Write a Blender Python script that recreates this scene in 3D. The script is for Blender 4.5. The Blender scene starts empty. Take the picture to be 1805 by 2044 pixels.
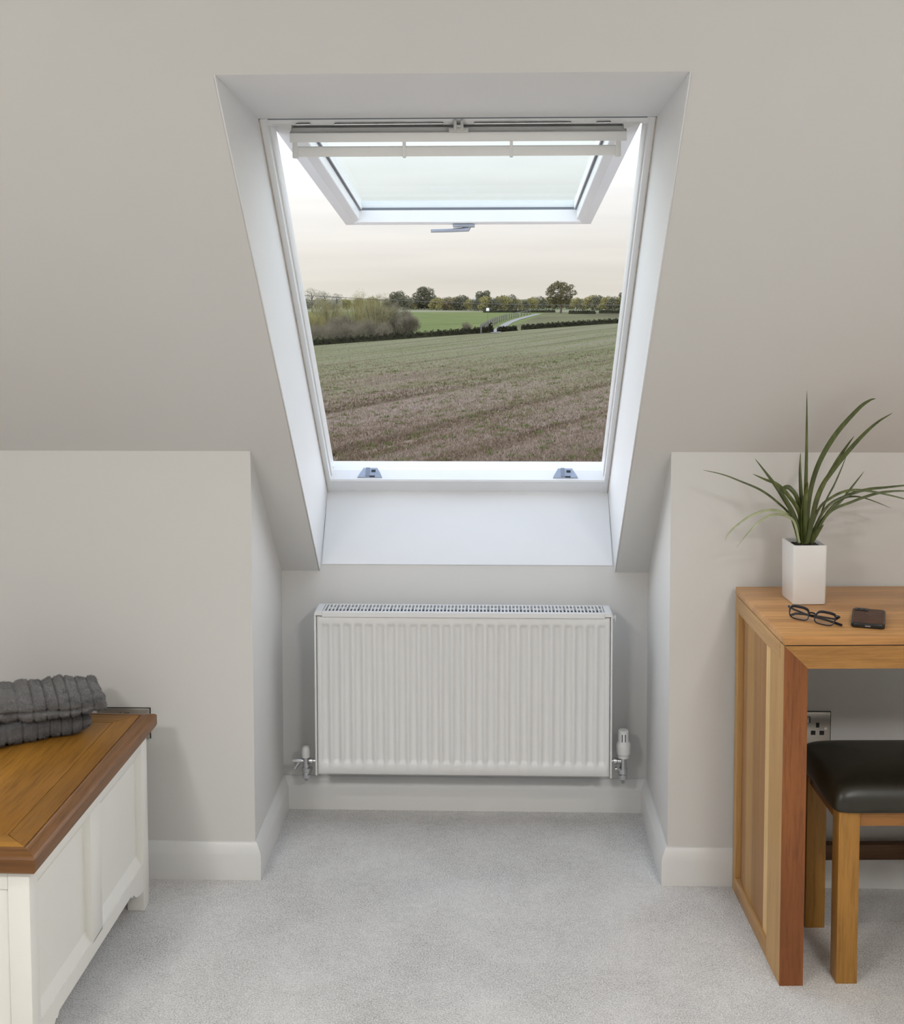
import bpy, bmesh, math, random
import numpy as np
from mathutils import Matrix, Vector

S = bpy.context.scene
COL = S.collection
R = math.radians

# ------------------------------------------------------------------ camera
cam_d = bpy.data.cameras.new('camera')
cam = bpy.data.objects.new('camera', cam_d)
COL.objects.link(cam)
rt = Vector((0.999488, 0.031947, -0.001905))
up = Vector((-0.000221, 0.066420, 0.997792))
fw = Vector((-0.032003, 0.997280, -0.066393))
m = Matrix((rt, up, -fw)).transposed().to_4x4()
m.translation = Vector((0.08757, -3.35732, 1.62))
cam.matrix_world = m
cam_d.sensor_fit = 'HORIZONTAL'
cam_d.sensor_width = 36.0
cam_d.lens = 2525.2 / 1805 * 36
cam_d.shift_y = (739.17 - 1022) / 1805
cam_d.clip_start = 0.05
cam_d.clip_end = 5000
S.camera = cam

# ------------------------------------------------------------------ sky
W = bpy.data.worlds.new('sky')
S.world = W
W.use_nodes = True
wn, wl = W.node_tree.nodes, W.node_tree.links
wn.clear()
w_out = wn.new('ShaderNodeOutputWorld')
w_bg = wn.new('ShaderNodeBackground')
w_tc = wn.new('ShaderNodeTexCoord')
w_sep = wn.new('ShaderNodeSeparateXYZ')
w_rmp = wn.new('ShaderNodeValToRGB')
wl.new(w_tc.outputs['Generated'], w_sep.inputs[0])
wl.new(w_sep.outputs['Z'], w_rmp.inputs[0])
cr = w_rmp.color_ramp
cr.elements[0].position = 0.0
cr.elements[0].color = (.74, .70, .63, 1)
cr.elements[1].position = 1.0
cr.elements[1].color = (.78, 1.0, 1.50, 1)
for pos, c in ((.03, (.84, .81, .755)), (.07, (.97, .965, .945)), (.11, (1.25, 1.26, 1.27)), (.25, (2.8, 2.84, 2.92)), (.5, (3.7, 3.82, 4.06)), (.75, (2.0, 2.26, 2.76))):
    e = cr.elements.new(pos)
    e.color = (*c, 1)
# the west, left of the view, carries the afterglow: a slow brightening towards it
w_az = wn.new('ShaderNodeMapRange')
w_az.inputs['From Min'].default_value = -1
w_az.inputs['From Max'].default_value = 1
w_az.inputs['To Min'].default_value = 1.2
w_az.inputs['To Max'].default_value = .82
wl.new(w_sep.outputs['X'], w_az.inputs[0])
w_map = wn.new('ShaderNodeMapping')
w_map.inputs['Scale'].default_value = (3, 3, 40)
w_noi = wn.new('ShaderNodeTexNoise')
w_noi.inputs['Scale'].default_value = 1.6
w_noi.inputs['Detail'].default_value = 5
wl.new(w_tc.outputs['Generated'], w_map.inputs[0])
wl.new(w_map.outputs[0], w_noi.inputs['Vector'])
w_cl = wn.new('ShaderNodeMapRange')
w_cl.inputs['From Min'].default_value = .35
w_cl.inputs['From Max'].default_value = .75
w_cl.inputs['To Min'].default_value = 1.02
w_cl.inputs['To Max'].default_value = .92
wl.new(w_noi.outputs['Fac'], w_cl.inputs[0])
w_mul = wn.new('ShaderNodeVectorMath')
w_mul.operation = 'SCALE'
wl.new(w_rmp.outputs[0], w_mul.inputs[0])
wl.new(w_cl.outputs[0], w_mul.inputs['Scale'])
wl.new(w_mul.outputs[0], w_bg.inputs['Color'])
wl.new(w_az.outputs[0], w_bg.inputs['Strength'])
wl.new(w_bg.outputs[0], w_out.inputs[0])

# ------------------------------------------------------------------ exposure
S.view_settings.view_transform = 'Standard'
S.view_settings.look = 'None'
S.view_settings.exposure = 0.04
S.view_settings.gamma = 1.0
S.view_settings.use_curve_mapping = False
S.cycles.max_bounces = 5
S.cycles.diffuse_bounces = 3
S.cycles.glossy_bounces = 2
S.cycles.adaptive_threshold = .04
S.cycles.use_light_tree = False
S.cycles.transparent_max_bounces = 12
S.cycles.sample_clamp_indirect = 6.0

# ceiling downlights (the fittings are built with the room, further down)
SPOT_W = 5.6          # watts for each downlight near the slope
FILL_W = 31.0        # watts for each unseen ceiling lamp added to fill the room
WARM = (1.0, .965, .91)
DOWNLIGHTS = [(-1.35, -2.0), (1.35, -2.0)]
FILL_LAMPS = [(-1.25, -3.1), (1.2, -3.1)]
CEIL_Z = 2.45


def lamp(name, loc, size, watts, color):
    d = bpy.data.lights.new(name, 'AREA')
    d.shape = 'DISK'
    d.size = size
    d.energy = watts
    d.color = color
    o = bpy.data.objects.new(name, d)
    COL.objects.link(o)
    o.location = loc
    return o


for x_, y_ in DOWNLIGHTS:
    lamp('downlight_beam', (x_, y_, CEIL_Z - .012), .16, SPOT_W, WARM)
for x_, y_ in FILL_LAMPS:
    lamp('fill_light', (x_, y_, CEIL_Z - .095), .5, FILL_W, (1.0, .995, .98))


# ------------------------------------------------------------------ materials
def nt(name):
    m_ = bpy.data.materials.new(name)
    m_.use_nodes = True
    n, l = m_.node_tree.nodes, m_.node_tree.links
    return m_, n, l, n['Principled BSDF']


def rgba(c):
    return (c[0], c[1], c[2], 1)


def noise(n, l, vec, scale, detail=4, rough=.55, dist=0.0):
    t = n.new('ShaderNodeTexNoise')
    t.inputs['Scale'].default_value = scale
    t.inputs['Detail'].default_value = detail
    t.inputs['Roughness'].default_value = rough
    t.inputs['Distortion'].default_value = dist
    l.new(vec, t.inputs['Vector'])
    return t.outputs['Fac']


def ramp(n, l, fac, stops):
    r_ = n.new('ShaderNodeValToRGB')
    e = r_.color_ramp.elements
    e[0].position, e[0].color = stops[0][0], rgba(stops[0][1])
    e[1].position, e[1].color = stops[-1][0], rgba(stops[-1][1])
    for p_, c_ in stops[1:-1]:
        q = e.new(p_)
        q.color = rgba(c_)
    l.new(fac, r_.inputs[0])
    return r_.outputs[0]


def mixc(n, l, fac, a, b, mode='MIX'):
    x = n.new('ShaderNodeMix')
    x.data_type = 'RGBA'
    x.blend_type = mode
    if isinstance(fac, (int, float)):
        x.inputs[0].default_value = fac
    else:
        l.new(fac, x.inputs[0])
    for sock, v in ((x.inputs[6], a), (x.inputs[7], b)):
        if isinstance(v, tuple):
            sock.default_value = rgba(v)
        else:
            l.new(v, sock)
    return x.outputs[2]


def bump(n, l, b, h, strength, dist):
    x = n.new('ShaderNodeBump')
    x.inputs['Strength'].default_value = strength
    x.inputs['Distance'].default_value = dist
    l.new(h, x.inputs['Height'])
    l.new(x.outputs[0], b.inputs['Normal'])


def objvec(n, l, scale=(1, 1, 1), rnd=0.0, rot=(0, 0, 0)):
    tc = n.new('ShaderNodeTexCoord')
    mp = n.new('ShaderNodeMapping')
    mp.inputs['Scale'].default_value = scale
    mp.inputs['Rotation'].default_value = rot
    l.new(tc.outputs['Object'], mp.inputs[0])
    if rnd:
        oi = n.new('ShaderNodeObjectInfo')
        ml = n.new('ShaderNodeMath')
        ml.operation = 'MULTIPLY'
        ml.inputs[1].default_value = rnd
        l.new(oi.outputs['Random'], ml.inputs[0])
        l.new(ml.outputs[0], mp.inputs['Location'])
    return mp.outputs[0]


def plain(name, c, rough=.5, metal=0.0, var=.04, vs=6.0, bs=0.0, bscale=200.0, spec=.5, coat=0.0, bd=.001):
    m_, n, l, b = nt(name)
    v = objvec(n, l)
    f = noise(n, l, v, vs, 2)
    lo = tuple(max(0, x * (1 - var)) for x in c)
    hi = tuple(min(1, x * (1 + var)) for x in c)
    l.new(ramp(n, l, f, [(.3, lo), (.7, hi)]), b.inputs['Base Color'])
    b.inputs['Roughness'].default_value = rough
    b.inputs['Metallic'].default_value = metal
    b.inputs['Specular IOR Level'].default_value = spec
    b.inputs['Coat Weight'].default_value = coat
    if bs:
        bump(n, l, b, noise(n, l, v, bscale, 3), bs, bd)
    return m_


def wood(name, light, dark, axis, rough=.42, ring=9.0, grain=130.0, coat=0.0, contrast=1.0, along=.06):
    m_, n, l, b = nt(name)
    sc = [1, 1, 1]
    sc['XYZ'.index(axis)] = along
    v = objvec(n, l, tuple(sc), rnd=7.0)
    mid = tuple((a + c) / 2 for a, c in zip(light, dark))
    rings = noise(n, l, v, ring, 3, .5, 1.2)
    wv = n.new('ShaderNodeTexWave')
    wv.wave_type = 'RINGS'
    wv.inputs['Scale'].default_value = ring * .55
    wv.inputs['Distortion'].default_value = 6
    wv.inputs['Detail'].default_value = 2
    l.new(v, wv.inputs['Vector'])
    c1 = ramp(n, l, rings, [(.25, dark), (.5, mid), (.75, light)])
    c2 = ramp(n, l, wv.outputs['Fac'], [(.0, dark), (.35, mid), (1, light)])
    c = mixc(n, l, .45 * contrast, c1, c2)
    fg = noise(n, l, v, grain, 5, .7)
    dk = tuple(x * .62 for x in dark)
    c = mixc(n, l, ramp(n, l, fg, [(.46, (0, 0, 0)), (.70, (.62 * contrast,) * 3)]), c, dk)
    l.new(c, b.inputs['Base Color'])
    b.inputs['Roughness'].default_value = rough
    b.inputs['Specular IOR Level'].default_value = .32
    b.inputs['Coat Weight'].default_value = coat
    b.inputs['Coat Roughness'].default_value = .15
    bump(n, l, b, fg, .12, .0006)
    return m_


M = {}
M['wall'] = plain('wall_paint', (.73, .716, .69), .75, var=.012, vs=1.3, spec=.25)
M['white'] = plain('white_paint', (.84, .845, .85), .5, var=.015, vs=2.0, spec=.35)
M['skirting'] = plain('skirting_gloss', (.80, .795, .775), .35, var=.015, vs=3)
M['upvc'] = plain('window_white', (.86, .865, .87), .28, var=.01, vs=4)
M['gasket'] = plain('gasket_grey', (.17, .19, .22), .55)
M['vent'] = plain('vent_white', (.83, .83, .81), .35, var=.01)
M['zinc'] = plain('zinc_fitting', (.34, .37, .42), .42, .55, var=.06, vs=60)
M['alu'] = plain('handle_grey', (.42, .45, .52), .35, .7)
M['rad'] = plain('radiator_enamel', (.83, .825, .81), .33, var=.01, vs=3)
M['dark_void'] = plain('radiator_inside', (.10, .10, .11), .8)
M['chrome'] = plain('chrome', (.62, .62, .63), .18, 1.0, var=.05, vs=40)
M['valve_white'] = plain('valve_white', (.86, .855, .83), .38, var=.01)
M['black'] = plain('black_plastic', (.012, .012, .013), .35)
M['plate'] = plain('brushed_plate', (.55, .52, .47), .32, .85, var=.06, vs=20)
M['cream'] = plain('cream_paint', (.89, .875, .815), .42, var=.012, vs=5, bs=.06, bscale=40)
M['ceramic'] = plain('white_ceramic', (.86, .85, .83), .22, var=.01, coat=.4)
M['soil'] = plain('potting_soil', (.022, .019, .015), .95, var=.6, vs=90, bs=.8, bscale=160, bd=.006)
M['leather'] = plain('stool_leather', (.022, .019, .012), .36, var=.12, vs=30, bs=.12, bscale=350, spec=.5)
M['phone_back'] = plain('brown_leather_back', (.085, .035, .018), .6, var=.25, vs=45, bs=.2, bscale=400)
M['specs'] = plain('spectacle_frame', (.012, .012, .018), .22, var=.1)
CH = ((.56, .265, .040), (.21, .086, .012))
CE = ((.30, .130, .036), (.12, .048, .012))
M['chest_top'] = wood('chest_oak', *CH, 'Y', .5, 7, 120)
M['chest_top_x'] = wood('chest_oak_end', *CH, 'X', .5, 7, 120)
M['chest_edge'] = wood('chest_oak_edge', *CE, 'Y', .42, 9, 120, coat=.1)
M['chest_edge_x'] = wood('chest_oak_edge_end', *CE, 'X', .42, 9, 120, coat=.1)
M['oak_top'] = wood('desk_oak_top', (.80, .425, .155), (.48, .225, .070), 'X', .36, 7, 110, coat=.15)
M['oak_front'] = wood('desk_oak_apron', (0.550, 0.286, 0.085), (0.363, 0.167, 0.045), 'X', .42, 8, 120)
M['oak_leg_shaded'] = wood('desk_oak_leg_shaded', (.33, .118, .038), (.185, .060, .018), 'Z', .45, 14, 140)  # darker, redder oak: shade on the leg's front put into the colour
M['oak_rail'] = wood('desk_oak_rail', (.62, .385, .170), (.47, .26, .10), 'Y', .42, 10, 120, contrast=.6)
M['oak_dark'] = wood('desk_oak_dark_rail', (.20, .105, .050), (.11, .055, .024), 'X', .5, 10, 120)  # darker oak of the back stretcher
STAVE = []
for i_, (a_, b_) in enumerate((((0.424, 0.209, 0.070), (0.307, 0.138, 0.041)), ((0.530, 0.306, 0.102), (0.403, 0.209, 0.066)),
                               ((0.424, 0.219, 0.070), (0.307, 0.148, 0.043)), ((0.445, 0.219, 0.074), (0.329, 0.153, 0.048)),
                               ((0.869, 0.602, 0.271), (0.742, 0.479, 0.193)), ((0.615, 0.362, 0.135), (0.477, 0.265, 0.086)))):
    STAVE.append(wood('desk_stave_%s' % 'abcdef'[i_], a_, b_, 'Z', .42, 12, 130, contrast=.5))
M['stool_oak'] = wood('stool_oak', (.50, .255, .060), (.32, .145, .030), 'Z', .40, 9, 120)
M['stool_rail'] = wood('stool_oak_rail', (.42, .195, .060), (.29, .125, .036), 'X', .42, 9, 120)
M['stool_side'] = wood('stool_oak_side_rail', (.42, .195, .060), (.29, .125, .036), 'Y', .42, 9, 120)


def carpet_mat():
    m_, n, l, b = nt('carpet_pile')
    v = objvec(n, l)
    big = noise(n, l, v, 3.2, 3, .62)
    mid = noise(n, l, v, 45, 3, .75)
    fine = noise(n, l, v, 260, 1, .7)
    c = ramp(n, l, big, [(.30, (.60, .59, .58)), (.5, (.68, .67, .66)), (.70, (.76, .75, .735))])
    c = mixc(n, l, .5, c, ramp(n, l, mid, [(.34, (.34, .33, .32)), (.66, (.76, .75, .73))]), 'SOFT_LIGHT')
    c = mixc(n, l, .85, c, ramp(n, l, fine, [(.30, (.16, .155, .15)), (.70, (.86, .85, .84))]), 'OVERLAY')
    l.new(c, b.inputs['Base Color'])
    b.inputs['Roughness'].default_value = .95
    b.inputs['Specular IOR Level'].default_value = .1
    b.inputs['Sheen Weight'].default_value = .15
    bump(n, l, b, fine, .55, .004)
    return m_


def towel_mat(name, lo, hi):
    m_, n, l, b = nt(name)
    v = objvec(n, l)
    f = noise(n, l, v, 900, 2, .7)
    g = noise(n, l, v, 60, 4, .6)
    c = ramp(n, l, f, [(.25, lo), (.75, hi)])
    c = mixc(n, l, .5, c, ramp(n, l, g, [(.3, (.3, .3, .3)), (.7, (.7, .7, .7))]), 'OVERLAY')
    l.new(c, b.inputs['Base Color'])
    b.inputs['Roughness'].default_value = 1.0
    b.inputs['Specular IOR Level'].default_value = .05
    b.inputs['Sheen Weight'].default_value = .35
    b.inputs['Sheen Roughness'].default_value = .5
    bump(n, l, b, f, .8, .003)
    return m_


def leaf_mat():
    m_, n, l, b = nt('strap_leaf')
    v = objvec(n, l, (1, 1, .25))
    f = noise(n, l, v, 60, 3)
    c = ramp(n, l, f, [(.3, (.045, .058, .012)), (.55, (.085, .105, .024)), (.75, (.165, .185, .060))])
    l.new(c, b.inputs['Base Color'])
    b.inputs['Roughness'].default_value = .36
    return m_


def clear_glass(name, tint, edge=.5, haze=0.0):
    m_, n, l, b = nt(name)
    n.remove(b)
    out = n['Material Output']
    tr = n.new('ShaderNodeBsdfTransparent')
    tr.inputs[0].default_value = rgba(tint)
    gl = n.new('ShaderNodeBsdfGlossy')
    gl.inputs['Roughness'].default_value = .03
    lw = n.new('ShaderNodeLayerWeight')
    lw.inputs['Blend'].default_value = .5
    pw_ = n.new('ShaderNodeMath')
    pw_.operation = 'POWER'
    pw_.inputs[1].default_value = 5
    l.new(lw.outputs['Facing'], pw_.inputs[0])
    fr = n.new('ShaderNodeMath')
    fr.operation = 'MULTIPLY_ADD'
    fr.inputs[1].default_value = edge
    fr.inputs[2].default_value = .035
    l.new(pw_.outputs[0], fr.inputs[0])
    mx = n.new('ShaderNodeMixShader')
    l.new(fr.outputs[0], mx.inputs[0])
    l.new(tr.outputs[0], mx.inputs[1])
    l.new(gl.outputs[0], mx.inputs[2])
    src = mx.outputs[0]
    if haze:
        df = n.new('ShaderNodeBsdfTranslucent')
        df.inputs[0].default_value = (.9, .95, .93, 1)
        m2 = n.new('ShaderNodeMixShader')
        nf = noise(n, l, objvec(n, l), 120, 4, .8)
        mr = n.new('ShaderNodeMapRange')
        mr.inputs['From Min'].default_value = .45
        mr.inputs['From Max'].default_value = .85
        mr.inputs['To Min'].default_value = haze * .4
        mr.inputs['To Max'].default_value = haze
        l.new(nf, mr.inputs[0])
        l.new(mr.outputs[0], m2.inputs[0])
        l.new(src, m2.inputs[1])
        l.new(df.outputs[0], m2.inputs[2])
        src = m2.outputs[0]
    l.new(src, out.inputs[0])
    return m_


M['carpet'] = carpet_mat()
M['towel'] = towel_mat('towel_upper', (.075, .072, .072), (.30, .29, .285))
M['towel2'] = towel_mat('towel_lower', (.06, .06, .063), (.24, .238, .245))
M['leaf'] = leaf_mat()
M['leaf_pale'] = plain('leaf_pale', (.36, .39, .22), .35, var=.25, vs=30)
M['pane'] = clear_glass('window_glass', (.885, .915, .905), edge=.10, haze=.05)
M['lens'] = clear_glass('spectacle_lens', (.95, .95, .96))


# ------------------------------------------------------------------ helpers
def setp(o, label=None, cat=None, group=None, kind=None):
    if label:
        o['label'] = label
    if cat:
        o['category'] = cat
    if group:
        o['group'] = group
    if kind:
        o['kind'] = kind
    return o


def thing(name, label, cat, loc=(0, 0, 0), rz=0.0, group=None, kind=None):
    o = bpy.data.objects.new(name, None)
    o.empty_display_size = .05
    COL.objects.link(o)
    o.location = loc
    o.rotation_euler = (0, 0, rz)
    return setp(o, label, cat, group, kind)


class B:
    """collects shapes into one bmesh"""

    def __init__(self):
        self.bm = bmesh.new()

    def _join(self, bm2, mat=None):
        if mat is not None:
            bmesh.ops.transform(bm2, matrix=mat, verts=bm2.verts)
        me = bpy.data.meshes.new('tmp')
        bm2.to_mesh(me)
        bm2.free()
        self.bm.from_mesh(me)
        bpy.data.meshes.remove(me)
        return self

    def box(self, a, b, bev=0.0, seg=2, mat=None):
        q = bmesh.new()
        bmesh.ops.create_cube(q, size=1)
        c = [(x + y) / 2 for x, y in zip(a, b)]
        d = [abs(y - x) for x, y in zip(a, b)]
        for v in q.verts:
            v.co = Vector((c[0] + v.co.x * d[0], c[1] + v.co.y * d[1], c[2] + v.co.z * d[2]))
        if bev:
            bmesh.ops.bevel(q, geom=list(q.edges), offset=min(bev, min(d) * .45), segments=seg, profile=.5, affect='EDGES')
        return self._join(q, mat)

    def hexa(self, p):
        """8 corners: four of one end, four of the other, same order"""
        q = bmesh.new()
        v = [q.verts.new(x) for x in p]
        for f in ((0, 1, 2, 3), (7, 6, 5, 4), (0, 4, 5, 1), (1, 5, 6, 2), (2, 6, 7, 3), (3, 7, 4, 0)):
            q.faces.new([v[i] for i in f])
        bmesh.ops.recalc_face_normals(q, faces=q.faces)
        return self._join(q)

    def prism(self, prof, p0, p1, frame, bev=0.0):
        """2-D profile placed with frame (a-axis, b-axis) swept from p0 to p1 (points or per-end lists)"""
        q = bmesh.new()
        A, Bx = Vector(frame[0]), Vector(frame[1])
        r0 = [q.verts.new(Vector(p0) + A * x + Bx * y) for x, y in prof]
        r1 = [q.verts.new(Vector(p1) + A * x + Bx * y) for x, y in prof]
        n = len(prof)
        q.faces.new(r0)
        q.faces.new(r1[::-1])
        for i in range(n):
            q.faces.new((r0[i], r1[i], r1[(i + 1) % n], r0[(i + 1) % n]))
        bmesh.ops.recalc_face_normals(q, faces=q.faces)
        if bev:
            bmesh.ops.bevel(q, geom=list(q.edges), offset=bev, segments=2, profile=.5, affect='EDGES')
        return self._join(q)

    def rings(self, rs, cap=True, closed=True):
        q = bmesh.new()
        rv = [[q.verts.new(p) for p in r] for r in rs]
        n = len(rs[0])
        for a, b in zip(rv[:-1], rv[1:]):
            for i in range(n if closed else n - 1):
                j = (i + 1) % n
                q.faces.new((a[i], a[j], b[j], b[i]))
        if cap and closed:
            q.faces.new(rv[0][::-1])
            q.faces.new(rv[-1])
        bmesh.ops.recalc_face_normals(q, faces=q.faces)
        return self._join(q)

    def tube(self, pts, rad, seg=10):
        pts = [Vector(p) for p in pts]
        if not isinstance(rad, (list, tuple)):
            rad = [rad] * len(pts)
        rs = []
        ref = None
        for i, p in enumerate(pts):
            t = (pts[min(i + 1, len(pts) - 1)] - pts[max(i - 1, 0)]).normalized()
            if ref is None:
                ref = Vector((0, 0, 1)) if abs(t.z) < .9 else Vector((1, 0, 0))
            u = t.cross(ref).normalized()
            w = u.cross(t).normalized()
            ref = w
            rs.append([p + (u * math.cos(2 * math.pi * k / seg) + w * math.sin(2 * math.pi * k / seg)) * rad[i] for k in range(seg)])
        return self.rings(rs)

    def lathe(self, prof, base=(0, 0, 0), axis='Z', seg=24):
        rs = []
        for r_, h in prof:
            ring = []
            for k in range(seg):
                a = 2 * math.pi * k / seg
                c, s_ = r_ * math.cos(a), r_ * math.sin(a)
                v = {'Z': (c, s_, h), 'X': (h, c, s_), 'Y': (c, h, s_)}[axis]
                ring.append(Vector(base) + Vector(v))
            rs.append(ring)
        return self.rings(rs)

    def obj(self, name, mat, parent=None, smooth=True, angle=38, loc=None):
        me = bpy.data.meshes.new(name)
        self.bm.to_mesh(me)
        self.bm.free()
        if smooth and len(me.polygons):
            me.polygons.foreach_set('use_smooth', [True] * len(me.polygons))
            me.set_sharp_from_angle(angle=R(angle))
        me.materials.append(M[mat] if isinstance(mat, str) else mat)
        o = bpy.data.objects.new(name, me)
        COL.objects.link(o)
        if parent is not None:
            o.parent = parent
        if loc is not None:
            o.location = loc
        return o


def mesh_np(name, verts, faces, mat, parent=None, smooth=False):
    """verts (n,3), faces (m,k) numpy"""
    me = bpy.data.meshes.new(name)
    k = faces.shape[1]
    me.vertices.add(len(verts))
    me.vertices.foreach_set('co', np.ascontiguousarray(verts, dtype=np.float32).ravel())
    me.loops.add(faces.size)
    me.loops.foreach_set('vertex_index', np.ascontiguousarray(faces, dtype=np.int32).ravel())
    me.polygons.add(len(faces))
    me.polygons.foreach_set('loop_start', np.arange(0, faces.size, k, dtype=np.int32))
    if smooth:
        me.polygons.foreach_set('use_smooth', np.ones(len(faces), dtype=bool))
    me.update(calc_edges=True)
    me.materials.append(M[mat] if isinstance(mat, str) else mat)
    o = bpy.data.objects.new(name, me)
    COL.objects.link(o)
    if parent is not None:
        o.parent = parent
    return o


def copy_thing(root, loc, rz=None, label=None):
    r_ = root.copy()
    COL.objects.link(r_)
    r_.location = loc
    if rz is not None:
        r_.rotation_euler = (0, 0, rz)
    if label:
        r_['label'] = label
    for ch in list(root.children):
        c_ = ch.copy()
        COL.objects.link(c_)
        c_.parent = r_
        for g in ch.children:
            d_ = g.copy()
            COL.objects.link(d_)
            d_.parent = c_
    return r_


def struct(o, label, cat):
    return setp(o, label, cat, kind='structure')


# ================================================================== ROOM SHELL
K, SL, DA, WH = 1.1787, .9126, .4743, .5627          # knee-wall height, roof slope, alcove depth, alcove half width
RL, RR, YT = -.4426, .4604, -.9255                   # reveal sides, reveal top edge
NY, NZ = .6741, .7387                                # roof normal (outwards)
YC = -(CEIL_Z - K) / SL
X0, X1, YR = -2.1, 2.1, -5.2


def zc(y):
    return K - SL * y


struct(B().box((X0, YR, -.12), (X1, .62, 0)).obj('floor', 'carpet'), 'pale grey cut-pile carpet covering the room floor', 'floor')
for nm, xa, xb, lb in (('wall_front_left', X0, -WH, 'off-white low wall under the slope, left of the radiator recess'),
                       ('wall_front_right', WH, X1, 'off-white low wall under the slope, right of the recess behind the desk')):
    prof = [(0, 0), (0, K), (.62, zc(.62)), (.62, 0)]
    struct(B().prism(prof, (xa, 0, 0), (xb, 0, 0), ((0, 1, 0), (0, 0, 1))).obj(nm, 'wall'), lb, 'wall')
struct(B().prism([(DA, 0), (DA, .768), (.60, .968), (.70, .90), (.70, 0)], (-WH, 0, 0), (WH, 0, 0), ((0, 1, 0), (0, 0, 1))).obj('wall_alcove', 'wall'),
       'off-white wall at the back of the recess behind the white radiator', 'wall')
struct(B().box((X0 - .15, YR - .15, 0), (X0, .7, 2.9)).obj('wall_left', 'wall'), 'off-white side wall of the attic room, left side', 'wall')
struct(B().box((X1, YR - .15, 0), (X1 + .15, .7, 2.9)).obj('wall_right', 'wall'), 'off-white side wall of the attic room, right side', 'wall')
struct(B().box((X0, YR - .15, 0), (X1, YR, 2.9)).obj('wall_rear', 'wall'), 'off-white end wall opposite the roof window', 'wall')

TH = .28
yo, zo = NY * TH, NZ * TH
slope = [(YC, CEIL_Z), (.62, zc(.62)), (.62 + yo, zc(.62) + zo), (YC + yo, CEIL_Z + zo)]
cb = B()
cb.prism(slope, (X0, 0, 0), (RL - .003, 0, 0), ((0, 1, 0), (0, 0, 1)))
cb.prism(slope, (RR + .003, 0, 0), (X1, 0, 0), ((0, 1, 0), (0, 0, 1)))
cb.prism([(YC, CEIL_Z), (YT, zc(YT)), (YT + .003, zc(YT) + .003), (-.50, 1.998), (-.49, 2.04), (YC + yo, CEIL_Z + zo)],
         (RL - .003, 0, 0), (RR + .003, 0, 0), ((0, 1, 0), (0, 0, 1)))
struct(cb.obj('ceiling_slope', 'wall', smooth=False), 'off-white sloping attic ceiling around the roof window', 'ceiling')
struct(B().box((X0, YR, CEIL_Z), (X1, YC, CEIL_Z + .3)).obj('ceiling', 'wall'), 'flat off-white ceiling above the sloping part', 'ceiling')

# unseen tiled roof above the room, ridge and far side, added to shade the sash
RY_, RZ_ = -2.75, zc(-2.75) + .02
rf = B()
rf.prism([(YC + yo - .02, CEIL_Z + zo - .02), (RY_, RZ_ + .30), (RY_, RZ_ + .42), (YC + yo + .06, CEIL_Z + zo + .065)], (X0 - .4, 0, 0), (X1 + .4, 0, 0), ((0, 1, 0), (0, 0, 1)))
rf.prism([(RY_, RZ_ + .30), (YR - .5, 2.05), (YR - .5, 2.17), (RY_, RZ_ + .42)], (X0 - .4, 0, 0), (X1 + .4, 0, 0), ((0, 1, 0), (0, 0, 1)))
struct(rf.obj('roof', plain('roof_tile', (.10, .085, .075), .85, var=.2, vs=8), smooth=False), 'unseen dark tiled roof above the room, added to shade the open sash', 'roof')

# reveal linings (white) between the ceiling plane and the window frame
FB, FT = (.5965, .973), (-.5215, 1.993)              # frame plane: bottom and top line (y, z)
XL, XR = -.434, .450
e = .004
q = [(RL, YT, zc(YT)), (RL, DA, zc(DA)), (XL, *FB), (XL, *FT)]
struct(B().hexa(q + [(x - e, y, z) for x, y, z in q]).obj('trim_1', 'white', smooth=False), 'white plastered reveal side left of the roof window', 'reveal')
q = [(RR, YT, zc(YT)), (RR, DA, zc(DA)), (XR, *FB), (XR, *FT)]
struct(B().hexa(q + [(x + e, y, z) for x, y, z in q]).obj('trim_2', 'white', smooth=False), 'white plastered reveal side right of the roof window', 'reveal')
q = [(RL, YT, zc(YT)), (RR, YT, zc(YT)), (XR, *FT), (XL, *FT)]
struct(B().hexa(q + [(x, y, z + e) for x, y, z in q]).obj('trim_3', 'white', smooth=False), 'white plastered reveal top above the roof window', 'reveal')
q = [(RL + .006, DA - .002, .768), (RR - .006, DA - .002, .768), (XR, FB[0], FB[1]), (XL, FB[0], FB[1])]
struct(B().hexa(q + [(x, y + .003, z - e) for x, y, z in q]).obj('trim_4', 'white', smooth=False), 'white plastered sill below the roof window, above the radiator', 'reveal')

# skirting boards, mitred round the recess
T = .018
prof = [(0, 0), (T, 0), (T, .068), (T - .0015, .076), (.010, .090), (.0075, .0965), (.004, .1005), (0, .1015)]
path = [(X0, 0), (-WH, 0), (-WH, DA), (WH, DA), (WH, 0), (X1, 0)]
mit = [(0, -1), (1, -1), (1, -1), (-1, -1), (-1, -1), (0, -1)]
sk = [('baseboard_left', 'white skirting board on the low wall left of the recess'),
      ('baseboard_recess_left', 'white skirting board on the left side of the recess'),
      ('baseboard_recess_back', 'white skirting board below the radiator'),
      ('baseboard_recess_right', 'white skirting board on the right side of the recess'),
      ('baseboard_right', 'white skirting board on the low wall beside and behind the desk')]
for i in range(5):
    (ax, ay), (bx_, by_) = path[i], path[i + 1]
    ma, mb = mit[i], mit[i + 1]
    r0 = [Vector((ax + ma[0] * u, ay + ma[1] * u, z)) for u, z in prof]
    r1 = [Vector((bx_ + mb[0] * u, by_ + mb[1] * u, z)) for u, z in prof]
    struct(B().rings([r0, r1]).obj(sk[i][0], 'skirting', angle=25), sk[i][1], 'skirting board')

# ================================================================== ROOF WINDOW


def fp(x, a, n_):
    """point on the fixed frame: a up the slope, n_ outwards"""
    return Vector((x, FB[0] - NZ * a + NY * n_, FB[1] + NY * a + NZ * n_))


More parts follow.
